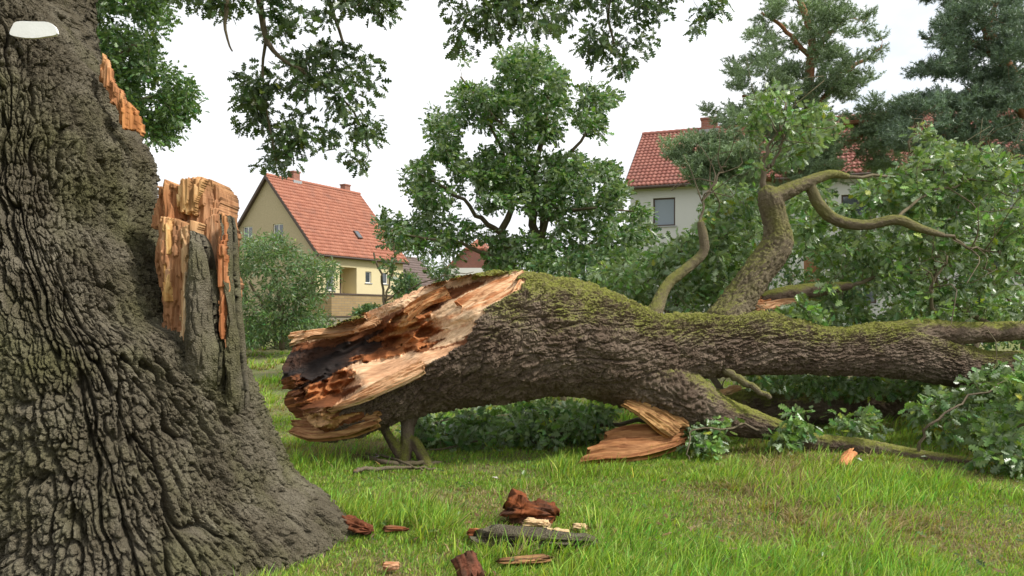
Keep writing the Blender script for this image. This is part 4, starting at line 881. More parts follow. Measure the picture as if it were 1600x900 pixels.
# ================================================================== houses
def tile_mat(name, a, b, c):
    m, nt, bs, o = mat(name)
    uv = nd(nt, 'ShaderNodeAttribute', attribute_name='Col').outputs['Color']
    n = noise(nt, coords(nt), 1.2, 5); n2 = noise(nt, coords(nt), 14, 4)
    cc = mix(nt, mrange(nt, nd(nt, 'ShaderNodeSeparateColor', {'Color': uv}).outputs[0], 0, 1), a, b); cc = mix(nt, mrange(nt, n, .5, .75, 0, .6), cc, c)
    cc = mix(nt, mrange(nt, n2, .5, .8, 0, .4), cc, tuple(x * .6 for x in c))
    nt.links.new(cc, bs.inputs['Base Color']); bs.inputs['Roughness'].default_value = 0.7; bump(nt, bs, n2, .3, .02); return m
M_tile = tile_mat('red_clay_tile', (0.30, 0.10, 0.055), (0.40, 0.155, 0.092), (0.19, 0.08, 0.055))
M_tile2 = tile_mat('orange_clay_tile', (0.26, 0.085, 0.060), (0.35, 0.135, 0.098), (0.17, 0.07, 0.055))
M_tile3 = tile_mat('brown_tile', (0.12, 0.085, 0.075), (0.16, 0.115, 0.10), (0.10, 0.08, 0.07))
M_yel = simple_mat('yellow_render', (0.60, 0.52, 0.31), 0.9, 0.06, 1.2, 0.3)
M_gab = simple_mat('pebbledash_render', (0.40, 0.33, 0.215), 0.95, 0.25, 9, 0.6)
M_gry = simple_mat('grey_render', (0.52, 0.52, 0.51), 0.9, 0.08, 0.9, 0.3)
M_dkw = simple_mat('dark_timber', (0.075, 0.05, 0.04), 0.7, 0.2, 5)
M_wht = simple_mat('white_paint', (0.75, 0.74, 0.72), 0.5, 0.04, 5, 0)
M_met = simple_mat('zinc_flashing', (0.30, 0.31, 0.32), 0.45, 0.1, 5, 0)
def brick_mat(name, a, b, mortar, sx=1.0):
    m, nt, bs, o = mat(name); tc = nd(nt, 'ShaderNodeTexCoord').outputs['Object']
    sep = nd(nt, 'ShaderNodeSeparateXYZ', {'Vector': tc}); u = math_(nt, 'ADD', sep.outputs[0], sep.outputs[1])
    v = nd(nt, 'ShaderNodeCombineXYZ', {'X': u, 'Y': sep.outputs[2]}).outputs[0]
    br = nd(nt, 'ShaderNodeTexBrick', {'Vector': v, 'Color1': c4(a), 'Color2': c4(b), 'Mortar': c4(mortar), 'Scale': 1.0, 'Brick Width': 0.27 * sx, 'Row Height': 0.085 * sx, 'Mortar Size': 0.010 * sx})
    c = mix(nt, noise(nt, tc, 2.0, 5), br.outputs['Color'], mix(nt, 1.0, br.outputs['Color'], (0.7, 0.65, 0.6), 'MULTIPLY'))
    nt.links.new(c, bs.inputs['Base Color']); bs.inputs['Roughness'].default_value = .9; bump(nt, bs, br.outputs['Fac'], -0.4, .02); return m
M_ybr = brick_mat('yellow_brick', (0.40, 0.29, 0.14), (0.33, 0.23, 0.11), (0.26, 0.21, 0.14), 2.0)
M_rbr = brick_mat('red_brick', (0.36, 0.13, 0.085), (0.28, 0.10, 0.07), (0.3, 0.24, 0.2))
def glass_mat():
    m, nt, b, o = mat('window_glass'); b.inputs['Base Color'].default_value = (0.05, 0.06, 0.07, 1); b.inputs['Roughness'].default_value = 0.06; b.inputs['Specular IOR Level'].default_value = 0.9
    b.inputs['Coat Weight'].default_value = 0.6; return m
M_gls = glass_mat()
M_skypane = simple_mat('sky_toned_pane', (0.22, 0.26, 0.31), 0.5, 0.05, 2, 0)  # blue-grey window pane, its sky reflection put into the base colour
class MB:
    def __init__(s): s.v, s.f = [], []
    def quad(s, *p): n = len(s.v); s.v += list(p); s.f.append(tuple(range(n, n + len(p))))
    def box(s, a, b):
        x0, y0, z0 = a; x1, y1, z1 = b; n = len(s.v)
        s.v += [(x0, y0, z0), (x1, y0, z0), (x1, y1, z0), (x0, y1, z0), (x0, y0, z1), (x1, y0, z1), (x1, y1, z1), (x0, y1, z1)]
        s.f += [tuple(n + i for i in q) for q in ((0, 3, 2, 1), (4, 5, 6, 7), (0, 1, 5, 4), (1, 2, 6, 5), (2, 3, 7, 6), (3, 0, 4, 7))]
    def build(s, name, m, parent): return link(name, pyd(name, s.v, s.f), m, parent, world_verts=False)
def roof_slope(u_len, slope_len, col_w=0.21, row_h=0.34, seg=6):
    """pantile field in local coordinates: x along the eave, y up the slope, z out of the roof"""
    nx = int(u_len / col_w) * seg + 1; rows = int(slope_len / row_h); V, Q, C = [], [], []; base = 0
    xs = np.linspace(0, u_len, nx); ph = (xs / col_w) % 1.0; wv = 0.035 * np.where(ph < .65, np.sin(ph / .65 * np.pi), -0.25 * np.sin((ph - .65) / .35 * np.pi))
    ci = np.floor(xs / col_w + 1e-6)
    for r in range(rows):
        y0 = slope_len * r / rows - 0.02; y1 = slope_len * (r + 1) / rows + 0.04
        a = np.stack([xs, np.full(nx, y0), wv + 0.075], 1); b = np.stack([xs, np.full(nx, y1), wv + 0.02], 1); lip = a.copy(); lip[:, 2] -= 0.06
        V.append(np.concatenate([lip, a, b])); i = np.arange(nx - 1) + base
        Q.append(np.stack([i, i + 1, i + 1 + nx, i + nx], 1)); Q.append(np.stack([i + nx, i + nx + 1, i + 1 + 2 * nx, i + 2 * nx], 1)); base += 3 * nx
        rc = _h(ci.astype(int), np.full(nx, r), np.zeros(nx, int), 5); C.append(np.tile(np.stack([rc] * 3, 1), (3, 1)))
    return np.concatenate(V), np.concatenate(Q), np.concatenate(C)
def window(parent, x0, x1, z0, z1, yf, frame_m, facing='-y', pane_m=None, mull=0, depth=0.16, cross=False, sill=True):
    """recessed window in a wall whose outer face is at yf (facing -y) or at x=yf (facing -x)"""
    def tr(a): return a if facing == '-y' else (a[1], -a[0], a[2])
    def mk(boxes, name, m, par):
        b = MB()
        for a, c in boxes:
            if facing == '-y': b.box(a, c)
            else:
                lo = (min(a[1], c[1]), min(a[0], c[0]), a[2]); hi = (max(a[1], c[1]), max(a[0], c[0]), c[2]); b.box(lo, hi)
        return b.build(name, m, par)
    t = 0.07; y = yf + depth - 0.07; fr = [((x0, y, z0), (x0 + t, y + .06, z1)), ((x1 - t, y, z0), (x1, y + .06, z1)), ((x0 + t, y, z0), (x1 - t, y + .06, z0 + t)), ((x0 + t, y, z1 - t), (x1 - t, y + .06, z1))]
    for k in range(mull):
        xm = x0 + (x1 - x0) * (k + 1) / (mull + 1); fr.append(((xm - .035, y + .003, z0 + t), (xm + .035, y + .057, z1 - t)))
    w = mk(fr, 'window', frame_m, parent)
    mk([((x0 + t, y + .02, z0 + t), (x1 - t, y + .035, z1 - t))], 'pane', pane_m or M_gls, w)
    if sill: mk([((x0 - .08, yf - .06, z0 - .06), (x1 + .08, yf + depth - .08, z0 - .003))], 'sill', M_met, w)
    return w
def wall_open(mb, L_, z0, z1, openings, yf=0.0, depth=0.16, swap=False):
    """wall face with real openings and reveals; swap puts it on the x=yf plane"""
    def q(*p): mb.quad(*[(a if not swap else (a[1], a[0], a[2])) for a in (p if not swap else p[::-1])])
    xs = sorted({0, L_} | {o[0] for o in openings} | {o[1] for o in openings}); zz = sorted({z0, z1} | {o[2] for o in openings} | {o[3] for o in openings})
    for i in range(len(xs) - 1):
        for j in range(len(zz) - 1):
            xm, zm = (xs[i] + xs[i + 1]) / 2, (zz[j] + zz[j + 1]) / 2
            if any(o[0] < xm < o[1] and o[2] < zm < o[3] for o in openings): continue
            q((xs[i], yf, zz[j]), (xs[i + 1], yf, zz[j]), (xs[i + 1], yf, zz[j + 1]), (xs[i], yf, zz[j + 1]))
    for o in openings:
        a, b, c, d = o[:4]; e = yf + (o[4] if len(o) > 4 else depth)
        q((a, yf, c), (a, yf, d), (a, e, d), (a, e, c)); q((b, yf, c), (b, e, c), (b, e, d), (b, yf, d)); q((a, yf, d), (b, yf, d), (b, e, d), (a, e, d)); q((a, yf, c), (a, e, c), (b, e, c), (b, yf, c))
        q((a, e, c), (b, e, c), (b, e, d), (a, e, d))
def gable_roof(parent, L_, W_, ze, zr, m, over=0.35, og=0.25, chim=(), front_only=False, skylights=(), ridge_m=None):
    """roof over x in [0,L], y in [0,W], ridge along x"""
    half = W_ / 2; sl = math.hypot(half + over, (zr - ze) * (half + over) / half); ang = math.atan2(zr - ze, half)
    v, q, c = roof_slope(L_ + 2 * og, sl); ca, sa = math.cos(ang), math.sin(ang); zo = ze - over * math.tan(ang)
    f = np.stack([v[:, 0] - og, -over + v[:, 1] * ca - v[:, 2] * sa, zo + v[:, 1] * sa + v[:, 2] * ca + .1], 1)
    b = np.stack([L_ + og - v[:, 0], W_ + over - v[:, 1] * ca + v[:, 2] * sa, zo + v[:, 1] * sa + v[:, 2] * ca + .1], 1)
    V = np.concatenate([f, b]); Q = np.concatenate([q, q + len(v)]); C = np.concatenate([c, c])
    # ridge tiles
    n0 = len(V); rx = np.linspace(-og, L_ + og, int((L_ + 2 * og) / .33) * 2); th = np.linspace(-0.35, np.pi + 0.35, 9)
    rr = .13 + .02 * (np.arange(len(rx)) % 2)
    RV = np.stack([np.repeat(rx, 9), half + (rr[:, None] * np.cos(th)[None]).ravel(), zr + .14 + (rr[:, None] * np.sin(th)[None]).ravel()], 1)
    V = np.concatenate([V, RV]); Q = np.concatenate([Q, grid_faces(len(rx), 9) + n0]); C = np.concatenate([C, np.full((len(RV), 3), .3)])
    ro = link('roof', quad_mesh('roof', V, Q, {'Col': C}), m, parent, world_verts=False)
    # boards under the tiles, verge boards and gutter
    bd = MB(); t = 0.12
    for s in (0, 1):
        y0, y1 = (-over, half) if s == 0 else (W_ + over, half)
        for (xa, xb, tt) in ((-og + .02, L_ + og - .02, .0),):
            p = [(xa, y0, zo + .07), (xb, y0, zo + .07), (xb, y1, zr + .07), (xa, y1, zr + .07)]; lo = [(a, b_, z - t) for a, b_, z in p]
            bd.quad(*p); bd.quad(*lo[::-1])
            for k in range(4): bd.quad(lo[k], lo[(k + 1) % 4], p[(k + 1) % 4], p[k])
    bd.build('roof_board', M_dkw, ro)
    for xg, sg in ((-og, -1), (L_ + og, 1)):
        for s in (0, 1):
            vb = MB()
            y0, y1 = (-over, half - .002) if s == 0 else (W_ + over, half + .002); xa, xb = (xg + sg * .004, xg + sg * .04)
            A = [(xa, y0, zo - .14), (xa, y1, zr - .12), (xa, y1, zr + .16), (xa, y0, zo + .14)]
            B = [(xb, b_, z) for a, b_, z in A]; vb.quad(*A); vb.quad(*B[::-1])
            for k in range(4): vb.quad(A[k], A[(k + 1) % 4], B[(k + 1) % 4], B[k])
            vb.build('verge_board', ridge_m or M_dkw, ro)
    tb = tubes([np.array([[-og, -over - .07, zo + .03, .065], [L_ / 2, -over - .07, zo + .03, .065], [L_ + og, -over - .07, zo + .03, .065]])], 8)
    link('gutter', np_mesh('gutter', *tb), M_dkw, ro, world_verts=False)
    for (cx_, cy_, w, d, z0, z1) in chim:
        cb = MB(); cb.box((cx_ - w / 2, cy_ - d / 2, z0), (cx_ + w / 2, cy_ + d / 2, z1)); cb.box((cx_ - w / 2 - .05, cy_ - d / 2 - .05, z1), (cx_ + w / 2 + .05, cy_ + d / 2 + .05, z1 + .1)); ch = cb.build('chimney', M_rbr, ro)
        fb = MB(); zz = zr - abs(cy_ - d / 2 - half) * math.tan(ang); fb.box((cx_ - w / 2 - .1, cy_ - d / 2 - .12, zz - .12), (cx_ + w / 2 + .1, cy_ - d / 2 - .004, zz + .28)); fb.build('flashing', M_met, ro)
    for (sx, sv, sw, sh) in skylights:
        V = []
        for off, grow_ in ((.10, 0), (.20, 0)):
            for (a, b_) in ((0, 0), (sw, 0), (sw, sh), (0, sh)): V.append((sx + a, -over + (sv + b_) * ca - off * sa, zo + (sv + b_) * sa + off * ca + .1))
        fr = link('skylight', pyd('skylight', V, [(0, 3, 2, 1), (4, 5, 6, 7), (0, 1, 5, 4), (1, 2, 6, 5), (2, 3, 7, 6), (3, 0, 4, 7)]), M_dkw, ro, world_verts=False)
        V = [(sx + a, -over + (sv + b_) * ca - .205 * sa, zo + (sv + b_) * sa + .205 * ca + .1) for (a, b_) in ((.07, .07), (sw - .07, .07), (sw - .07, sh - .07), (.07, sh - .07))]
        link('pane', pyd('pane', V, [(0, 1, 2, 3)]), M_gls, fr, world_verts=False)
    return ro
def build_houses():
    # ---- yellow house: near corner, long side u, gable side v
    c0 = P(495, 490, 50); gx = 0.95
    h = empty('house', (c0[0], c0[1], 0.9), 'yellow rendered house with steep red tiled roof and two brick chimneys', 'house', rz=math.atan2(8.2, 4.73))
    L_, W_ = 9.3, 9.4; ze, zr = 5.0, 10.35
    mb = MB()
    wn_ = [(0.9, 1.7, 2.3, 3.9), (4.9, 5.55, 2.95, 3.8), (6.8, 7.45, 2.95, 3.8), (2.2, 3.95, 2.05, 4.0, 1.3)]
    wall_open(mb, L_, 0, ze, wn_)
    wall_open(mb, W_, 0, ze, [(2.6, 3.5, 2.4, 3.6)], swap=True)
    mb.quad((L_, 0, 0), (L_, W_, 0), (L_, W_, ze), (L_, 0, ze)); mb.quad((L_, W_, 0), (0, W_, 0), (0, W_, ze), (L_, W_, ze)); mb.quad((L_, 0, ze), (L_, W_, ze), (L_, W_ / 2, zr))
    mb.build('wall', M_yel, h)
    gb = MB()
    # pebbledash gable, set 3 mm proud of the wall, with openings for the two attic windows
    zs0 = 0.2; ops = [(3.2, 4.2, 5.7, 7.0), (6.3, 7.3, 5.7, 7.0)]
    def top(y): return ze + (zr - ze) * (1 - abs(y - W_ / 2) / (W_ / 2))
    ys = sorted({0, W_, W_ / 2} | {o[0] for o in ops} | {o[1] for o in ops}); xg = -.003
    for i in range(len(ys) - 1):
        a, b = ys[i], ys[i + 1]; o_ = [o for o in ops if o[0] < (a + b) / 2 < o[1]]
        if not o_: gb.quad((xg, b, zs0), (xg, a, zs0), (xg, a, top(a)), (xg, b, top(b)))
        else:
            o = o_[0]; gb.quad((xg, b, zs0), (xg, a, zs0), (xg, a, o[2]), (xg, b, o[2])); gb.quad((xg, b, o[3]), (xg, a, o[3]), (xg, a, top(a)), (xg, b, top(b)))
            e = xg + .2
            gb.quad((xg, a, o[2]), (xg, a, o[3]), (e, a, o[3]), (e, a, o[2])); gb.quad((xg, b, o[2]), (e, b, o[2]), (e, b, o[3]), (xg, b, o[3])); gb.quad((xg, a, o[3]), (xg, b, o[3]), (e, b, o[3]), (e, a, o[3]))
            gb.quad((xg, a, o[2]), (e, a, o[2]), (e, b, o[2]), (xg, b, o[2])); gb.quad((e, a, o[2]), (e, b, o[2]), (e, b, o[3]), (e, a, o[3]))
    gb.build('gable', M_gab, h)
    for o in ops: window(h, o[0], o[1], o[2], o[3], xg, M_wht, '-x', M_gls, 1, 0.16)
    window(h, 2.6, 3.5, 2.4, 3.6, 0, M_wht, '-x', M_gls, 1, .16, sill=False)
    for o in wn_[:3]: window(h, o[0], o[1], o[2], o[3], 0, M_wht, '-y', M_gls, 0)
    # door at the back of the loggia
    db = MB(); db.box((2.75, 1.22, 2.05), (3.65, 1.29, 3.85)); dr_ = db.build('door', M_dkw, h)
    gable_roof(h, L_, W_, ze, zr, M_tile, 0.35, 0.25, [(2.6, W_ / 2 + .2, .62, .62, zr - .6, zr + .75), (8.2, W_ / 2 + .3, .62, .5, zr - .6, zr + .65)], skylights=[(5.1, 2.0, .5, .75)])
    # brick terrace in front of the long side
    tb = MB(); tb.box((-.9, -2.2, -.5), (8.6, -.004, 1.95)); te = tb.build('terrace', M_ybr, h)
    cb = MB(); cb.box((-.95, -2.25, 1.953), (8.65, -.004, 2.05)); cb.build('coping', M_dkw, te)
    # ---- garden wall with pierced blocks
    gw = empty('garden_wall', (P(480, 490, 43)[0], 43, 0.5), 'low grey garden wall with square pierced openings below the yellow house terrace', 'wall', rz=R(35))
    b = MB(); b.box((0, 0, -.4), (7.5, .2, .35)); b.box((0, 0, .75), (7.5, .2, .9))
    for k in range(19): b.box((k * .4, .003, .35), (k * .4 + .2, .197, .75))
    b.build('wall', simple_mat('grey_block', (0.25, 0.22, 0.17), .9, .2, 6, .3), gw)
    b = MB(); b.box((-.05, -.05, .903), (7.55, .25, .97)); b.build('coping', M_dkw, gw)
    # ---- grey two-storey house on the right
    a = P(985, 490, 36.0); b2 = P(1640, 490, 30.0); ang = math.atan2(b2[1] - a[1], b2[0] - a[0])
    h = empty('house', (a[0], a[1], 0.75), 'long grey rendered two storey house with orange tiled roof behind the pines', 'house', rz=ang)
    L_, W_ = 17.5, 9.0; ze, zr = 7.15, 10.45
    wl = [(1.1, 2.15, 5.05, 6.4), (4.3, 5.5, 4.7, 6.15), (9.4, 10.8, 4.7, 6.1), (14.6, 16.2, 4.5, 6.3), (1.35, 2.55, 1.3, 2.7), (9.4, 10.8, 1.3, 2.7)]
    mb = MB(); wall_open(mb, L_, -.5, ze, wl)
    mb.quad((L_, 0, -.5), (L_, W_, -.5), (L_, W_, ze), (L_, 0, ze)); mb.quad((L_, W_, -.5), (0, W_, -.5), (0, W_, ze), (L_, W_, ze)); mb.quad((0, W_, -.5), (0, 0, -.5), (0, 0, ze), (0, W_, ze))
    mb.quad((L_, 0, ze), (L_, W_, ze), (L_, W_ / 2, zr)); mb.quad((0, W_, ze), (0, 0, ze), (0, W_ / 2, zr)); mb.build('wall', M_gry, h)
    for k, o in enumerate(wl): window(h, *o, 0, M_dkw, '-y', M_skypane if k == 0 else M_gls, 0)
    gable_roof(h, L_, W_, ze, zr, M_tile2, 0.4, 0.25, [(3.3, W_ / 2, .8, .6, zr - .6, zr + .6)], skylights=[(11.2, 3.6, .7, .5)], ridge_m=M_met)
    # ---- red brick gable house and pale garage far behind
    a = P(700, 490, 75)
    h = empty('house', (a[0], 75, .9), 'far red brick house whose clipped gable faces the lawn', 'house', rz=R(-8))
    W_ = 5.6; ze, zr = 5.5, 8.4; mb = MB(); mb.quad((0, 0, 0), (W_, 0, 0), (W_, 0, ze), (W_ * .68, 0, zr - 1.2), (W_ * .32, 0, zr - 1.2), (0, 0, ze))
    mb.quad((0, 8, 0), (0, 0, 0), (0, 0, ze), (0, 8, ze)); mb.quad((W_, 0, 0), (W_, 8, 0), (W_, 8, ze), (W_, 0, ze)); mb.build('wall', M_rbr, h)
    rb = MB(); o_ = .3
    rb.quad((-o_, -o_, ze - .3), (W_ * .3, -o_, zr - 1.15), (W_ / 2, 1.4, zr), (W_ / 2, 8, zr), (-o_, 8, ze - .3)); rb.quad((W_ + o_, -o_, ze - .3), (W_ + o_, 8, ze - .3), (W_ / 2, 8, zr), (W_ / 2, 1.4, zr), (W_ * .7, -o_, zr - 1.15)); rb.quad((W_ * .3, -o_, zr - 1.15), (W_ * .7, -o_, zr - 1.15), (W_ / 2, 1.4, zr))
    ro = rb.build('roof', M_tile, h); md = ro.modifiers.new('s', 'SOLIDIFY'); md.thickness = .18; md.offset = -1
    a = P(698, 490, 66)
    h = empty('garage', (a[0], 66, .9), 'pale flat roofed garage in front of the far red brick gable', 'garage', rz=R(-6))
    mb = MB(); mb.box((0, 0, 0), (6.4, 5, 4.1)); mb.build('wall', simple_mat('pale_render', (0.58, 0.58, 0.55), .9, .06, 2, .2), h); mb = MB(); mb.box((-.15, -.25, 4.103), (6.55, 5.1, 4.75)); mb.build('roof', M_wht, h)
    window(h, 1.2, 4.2, 3.0, 3.8, -.15, M_dkw, '-y', M_gls, 2)
    # ---- low brown roofed house beside the yellow one
    a = P(628, 490, 66)
    h = empty('house', (a[0], 66, .9), 'low house with dark brown tiled roof just right of the yellow house', 'house', rz=R(64))
    mb = MB(); wall_open(mb, 7, 0, 2.9, [(.9, 2.0, .9, 2.3), (2.5, 3.3, .2, 2.3)]); mb.quad((7, 0, 0), (7, 6, 0), (7, 6, 2.9), (7, 0, 2.9)); mb.quad((0, 6, 0), (0, 0, 0), (0, 0, 2.9), (0, 6, 2.9)); mb.quad((7, 0, 2.9), (7, 6, 2.9), (7, 3, 6)); mb.quad((0, 6, 2.9), (0, 0, 2.9), (0, 3, 6)); mb.build('wall', M_gab, h)
    window(h, .9, 2.0, .9, 2.3, 0, M_wht, '-y', M_gls, 1); window(h, 2.5, 3.3, .2, 2.3, 0, M_dkw, '-y', M_gls, 0, sill=False)
    gable_roof(h, 7, 6, 2.9, 6.0, M_tile3, .4, .2)
build_houses()

# ================================================================== wood on the lawn, white patch on the trunk
def chunk(name, a, b, ra, rb, col, col2, label, cat, seed, flat=0.6, m=None, rag=0.5, lift=0.0, bend=0.0):
    """broken piece of wood lying between two points on the grass: lumpy, split, ragged at both ends"""
    a = np.array(a, float); b = np.array(b, float); n = 60; k = 48; t = np.linspace(0, 1, n); ax = b - a; Ln = np.linalg.norm(ax); ax = ax / Ln
    up = np.array([0, 0, 1.0]); sd = unit(np.cross(ax, up)); up2 = np.cross(sd, ax); th = np.linspace(0, 2 * np.pi, k, endpoint=False)
    T, TH = np.meshgrid(t, th, indexing='ij'); r = (ra + (rb - ra) * T) * (np.clip(np.minimum(T, 1 - T) * 14, 0, 1) ** .35)
    q = np.stack([np.cos(TH).ravel() * 1.6, np.sin(TH).ravel() * 1.6, T.ravel() * 1.4], 1); h = fbm(q * 1.3 + seed, 4, seed) - .5; fb = fbm(q * np.array([8, 8, .7]) + seed, 4, seed + 5) - .5
    stp = np.floor(fbm(q * np.array([2, 2, .8]) + seed + 9, 3, seed + 9) * 7) / 7 - .5
    cr1, cr2, _c = worley(q * np.array([2.2, 2.2, 2.0]) + seed, seed + 6)
    rr = r.ravel() * np.maximum(.12, 1.12 + rag * (1.3 * h + 1.7 * fb + 1.6 * stp + .5 * (_c - .5)))
    le = (fbm(q * np.array([4.5, 4.5, .1]) + 3, 3, seed + 2) - .5) * Ln * .55 * (2 * T.ravel() - 1)
    p = a + ax * (T.ravel() * Ln + le)[:, None] + sd * (np.cos(TH).ravel() * rr)[:, None] + up2 * (np.sin(TH).ravel() * rr * flat + bend * np.sin(T.ravel() * np.pi))[:, None]
    p[:, 2] += lift
    w = sstep(.4, .6, fbm(q * np.array([2, 2, 1.2]) + 21, 3, seed + 4))[:, None]; c = np.array(col) * (1 - w) + np.array(col2) * w
    f = grid_faces(n, k, True); e0 = np.arange(k)[::-1]; e1 = np.arange(k) + (n - 1) * k
    loops = np.concatenate([f.ravel(), e0, e1]); st = np.concatenate([np.arange(len(f)) * 4, [len(f) * 4, len(f) * 4 + k]])
    me = np_mesh(name, p, loops, st, {'Col': c}); o = link(name, me, m or M_wood, None, smooth=False)
    for t_ in np.linspace(0, 1, 5): CLEAR.append((*(a + (b - a) * t_)[:2], .08)); CLEAR.append((a[0] + (b[0] - a[0]) * t_, a[1] + (b[1] - a[1]) * t_ - .09, .07))
    ce = (a + b) / 2; me.transform(Matrix.Translation(-Vector(ce))); o.location = ce
    return tag(o, label, cat, None)
def on_ground(px, py, lift=0.0):
    d = (CH) * F / (py - HY); x = (px - 800) / F * d; z = float(gz(x, d)[0]); d = (CH - z - lift) * F / (py - HY); x = (px - 800) / F * d
    return np.array([x, d, float(gz(x, d)[0]) + lift])
CLEAR = []
def build_debris():
    rust, dk, cream = (0.20, 0.062, 0.020), (0.065, 0.027, 0.013), (0.62, 0.48, 0.29)
    chunk('wood_chunk', on_ground(796, 797, .09), on_ground(864, 806, .07), .12, .09, rust, dk, 'rust-brown chunk of rotten wood, biggest piece lying on the grass', 'wood', 901, .75, rag=.9)
    chunk('bark_slab', on_ground(758, 838, .08), on_ground(915, 848, .07), .10, .075, (0.13, 0.115, 0.09), (0.10, 0.09, 0.07), 'long grey slab of bark lying flat on the grass', 'bark', 911, .45, M_bark, rag=1.0)
    chunk('wood_chip', on_ground(735, 832, .06), on_ground(775, 838, .06), .05, .05, (0.45, 0.2, 0.09), rust, 'orange splinter at the left end of the long bark slab', 'wood chip', 921, .5)
    chunk('wood_stake', on_ground(738, 905, .05), on_ground(727, 868, .16), .065, .055, dk, (0.16, 0.055, 0.03), 'dark reddish broken stake sticking up at the bottom edge', 'wood', 931, .9, rag=.4)
    chunk('bark_strip', on_ground(782, 876, .05), on_ground(855, 870, .05), .028, .04, (0.35, 0.2, 0.09), (0.13, 0.07, 0.035), 'thin brown strip of bark in the grass below the long slab', 'bark', 941, .5)
    for (x0, x1, y0, r, lab, sd_) in ((821, 856, 818, .04, 'flat cream wood chip just under the rust-brown chunk', 951), (846, 862, 829, .035, 'small cream wood chip, left one of the pair above the bark slab', 961), (865, 888, 831, .04, 'rounded cream wood chip, right one of the pair above the bark slab', 971), (897, 916, 821, .03, 'lone pale wood chip to the right of the other cream chips', 981)):
        chunk('wood_chip', on_ground(x0, y0, .05), on_ground(x1, y0 + 2, .05), r, r, cream, (0.62, 0.45, 0.26), lab, 'wood chip', sd_, .5, rag=.7)
    chunk('wood_chunk', on_ground(536, 812, .07), on_ground(576, 824, .06), .06, .05, (0.13, 0.045, 0.018), (0.16, 0.05, 0.022), 'reddish brown wood lump beside the foot of the standing trunk', 'wood', 991, .6, rag=.9)
    chunk('wood_chip', on_ground(602, 820, .04), on_ground(634, 822, .04), .04, .03, (0.2, 0.10, 0.05), rust, 'flat brown chip half hidden in grass right of the reddish lump', 'wood chip', 1001, .4)
    chunk('wood_chip', on_ground(600, 886, .05), on_ground(622, 886, .05), .035, .03, (0.5, 0.3, 0.18), (0.42, 0.2, 0.1), 'pinkish wood chip near the lower edge by the trunk foot', 'wood chip', 1011, .6)
    chunk('wood_chip', on_ground(1316, 724, .06), on_ground(1331, 710, .10), .05, .045, (0.58, 0.30, 0.13), (0.5, 0.22, 0.09), 'small orange wood chip in front of the low limb at right', 'wood chip', 1021, .7)
    # dead twigs under the torn end
    for k, (rows, lab) in enumerate((([(541, 716, 3, 0), (560, 713, 4, 0), (600, 722, 4, 0), (640, 724, 4, 0), (690, 722, 2.5, 0)], 'dead dark branch with upturned tip on the grass under the torn end'), ([(553, 737, 3, 0), (570, 732, 3.5, 0), (620, 730, 3, 0), (680, 733, 2, 0)], 'dead stick with a pale broken tip, lowest under the torn end'),
                               ([(565, 705, 1.6, 0), (610, 715, 2.2, 0), (660, 735, 1.5, 0)], 'thin dark twig crossing the dead branches under the torn end'))):
        pts = []
        for (x, y, r, _) in rows:
            g_ = on_ground(x, y, .03 + .01 * k); pts.append(list(g_) + [r / F * g_[1]])
        tag(tube_obj('dead_branch', [jitter(spline(pts, 22), .008)], M_twig, None, 8), lab, 'branch', 'dead branches under the torn end')
    # white patch on the trunk, of unknown nature, built as a blank plate
    v = []; c = P(51, 46, 4.0); dg = bpy.context.evaluated_depsgraph_get()
    ds = []
    for qx in (20, 35, 51, 67, 85):
        for qy in (36, 46, 57):
            hit = SC.ray_cast(dg, Vector((0, 0, CH)), Vector(P(qx, qy, 4.0) - np.array([0, 0, CH])).normalized())
            if hit[0]: ds.append(hit[1].y)
    d = min(ds) - .012 if ds else 4.2
    o_ = []
    for k in range(28):
        t = 2 * math.pi * k / 28; s_ = 1 + .05 * math.sin(5 * t) + .04 * math.sin(3 * t + 1)
        o_.append(P(51 + 36 * s_ * math.copysign(abs(math.cos(t)) ** .8, math.cos(t)), 46 + 13 * s_ * math.copysign(abs(math.sin(t)) ** .6, math.sin(t)), d))
    n = 28; V = [tuple(p) for p in o_] + [(p[0], p[1] + .02, p[2]) for p in o_]
    me = pyd('plate', V, [tuple(range(n))[::-1], tuple(range(n, 2 * n))] + [(k, (k + 1) % n, (k + 1) % n + n, k + n) for k in range(n)])
    o = link('plate', me, simple_mat('blank_white', (0.9, 0.9, 0.89), .45, .08, 14, .1)); tag(o, 'white patch high on the standing trunk, built as a blank plate', 'plate')
build_debris()

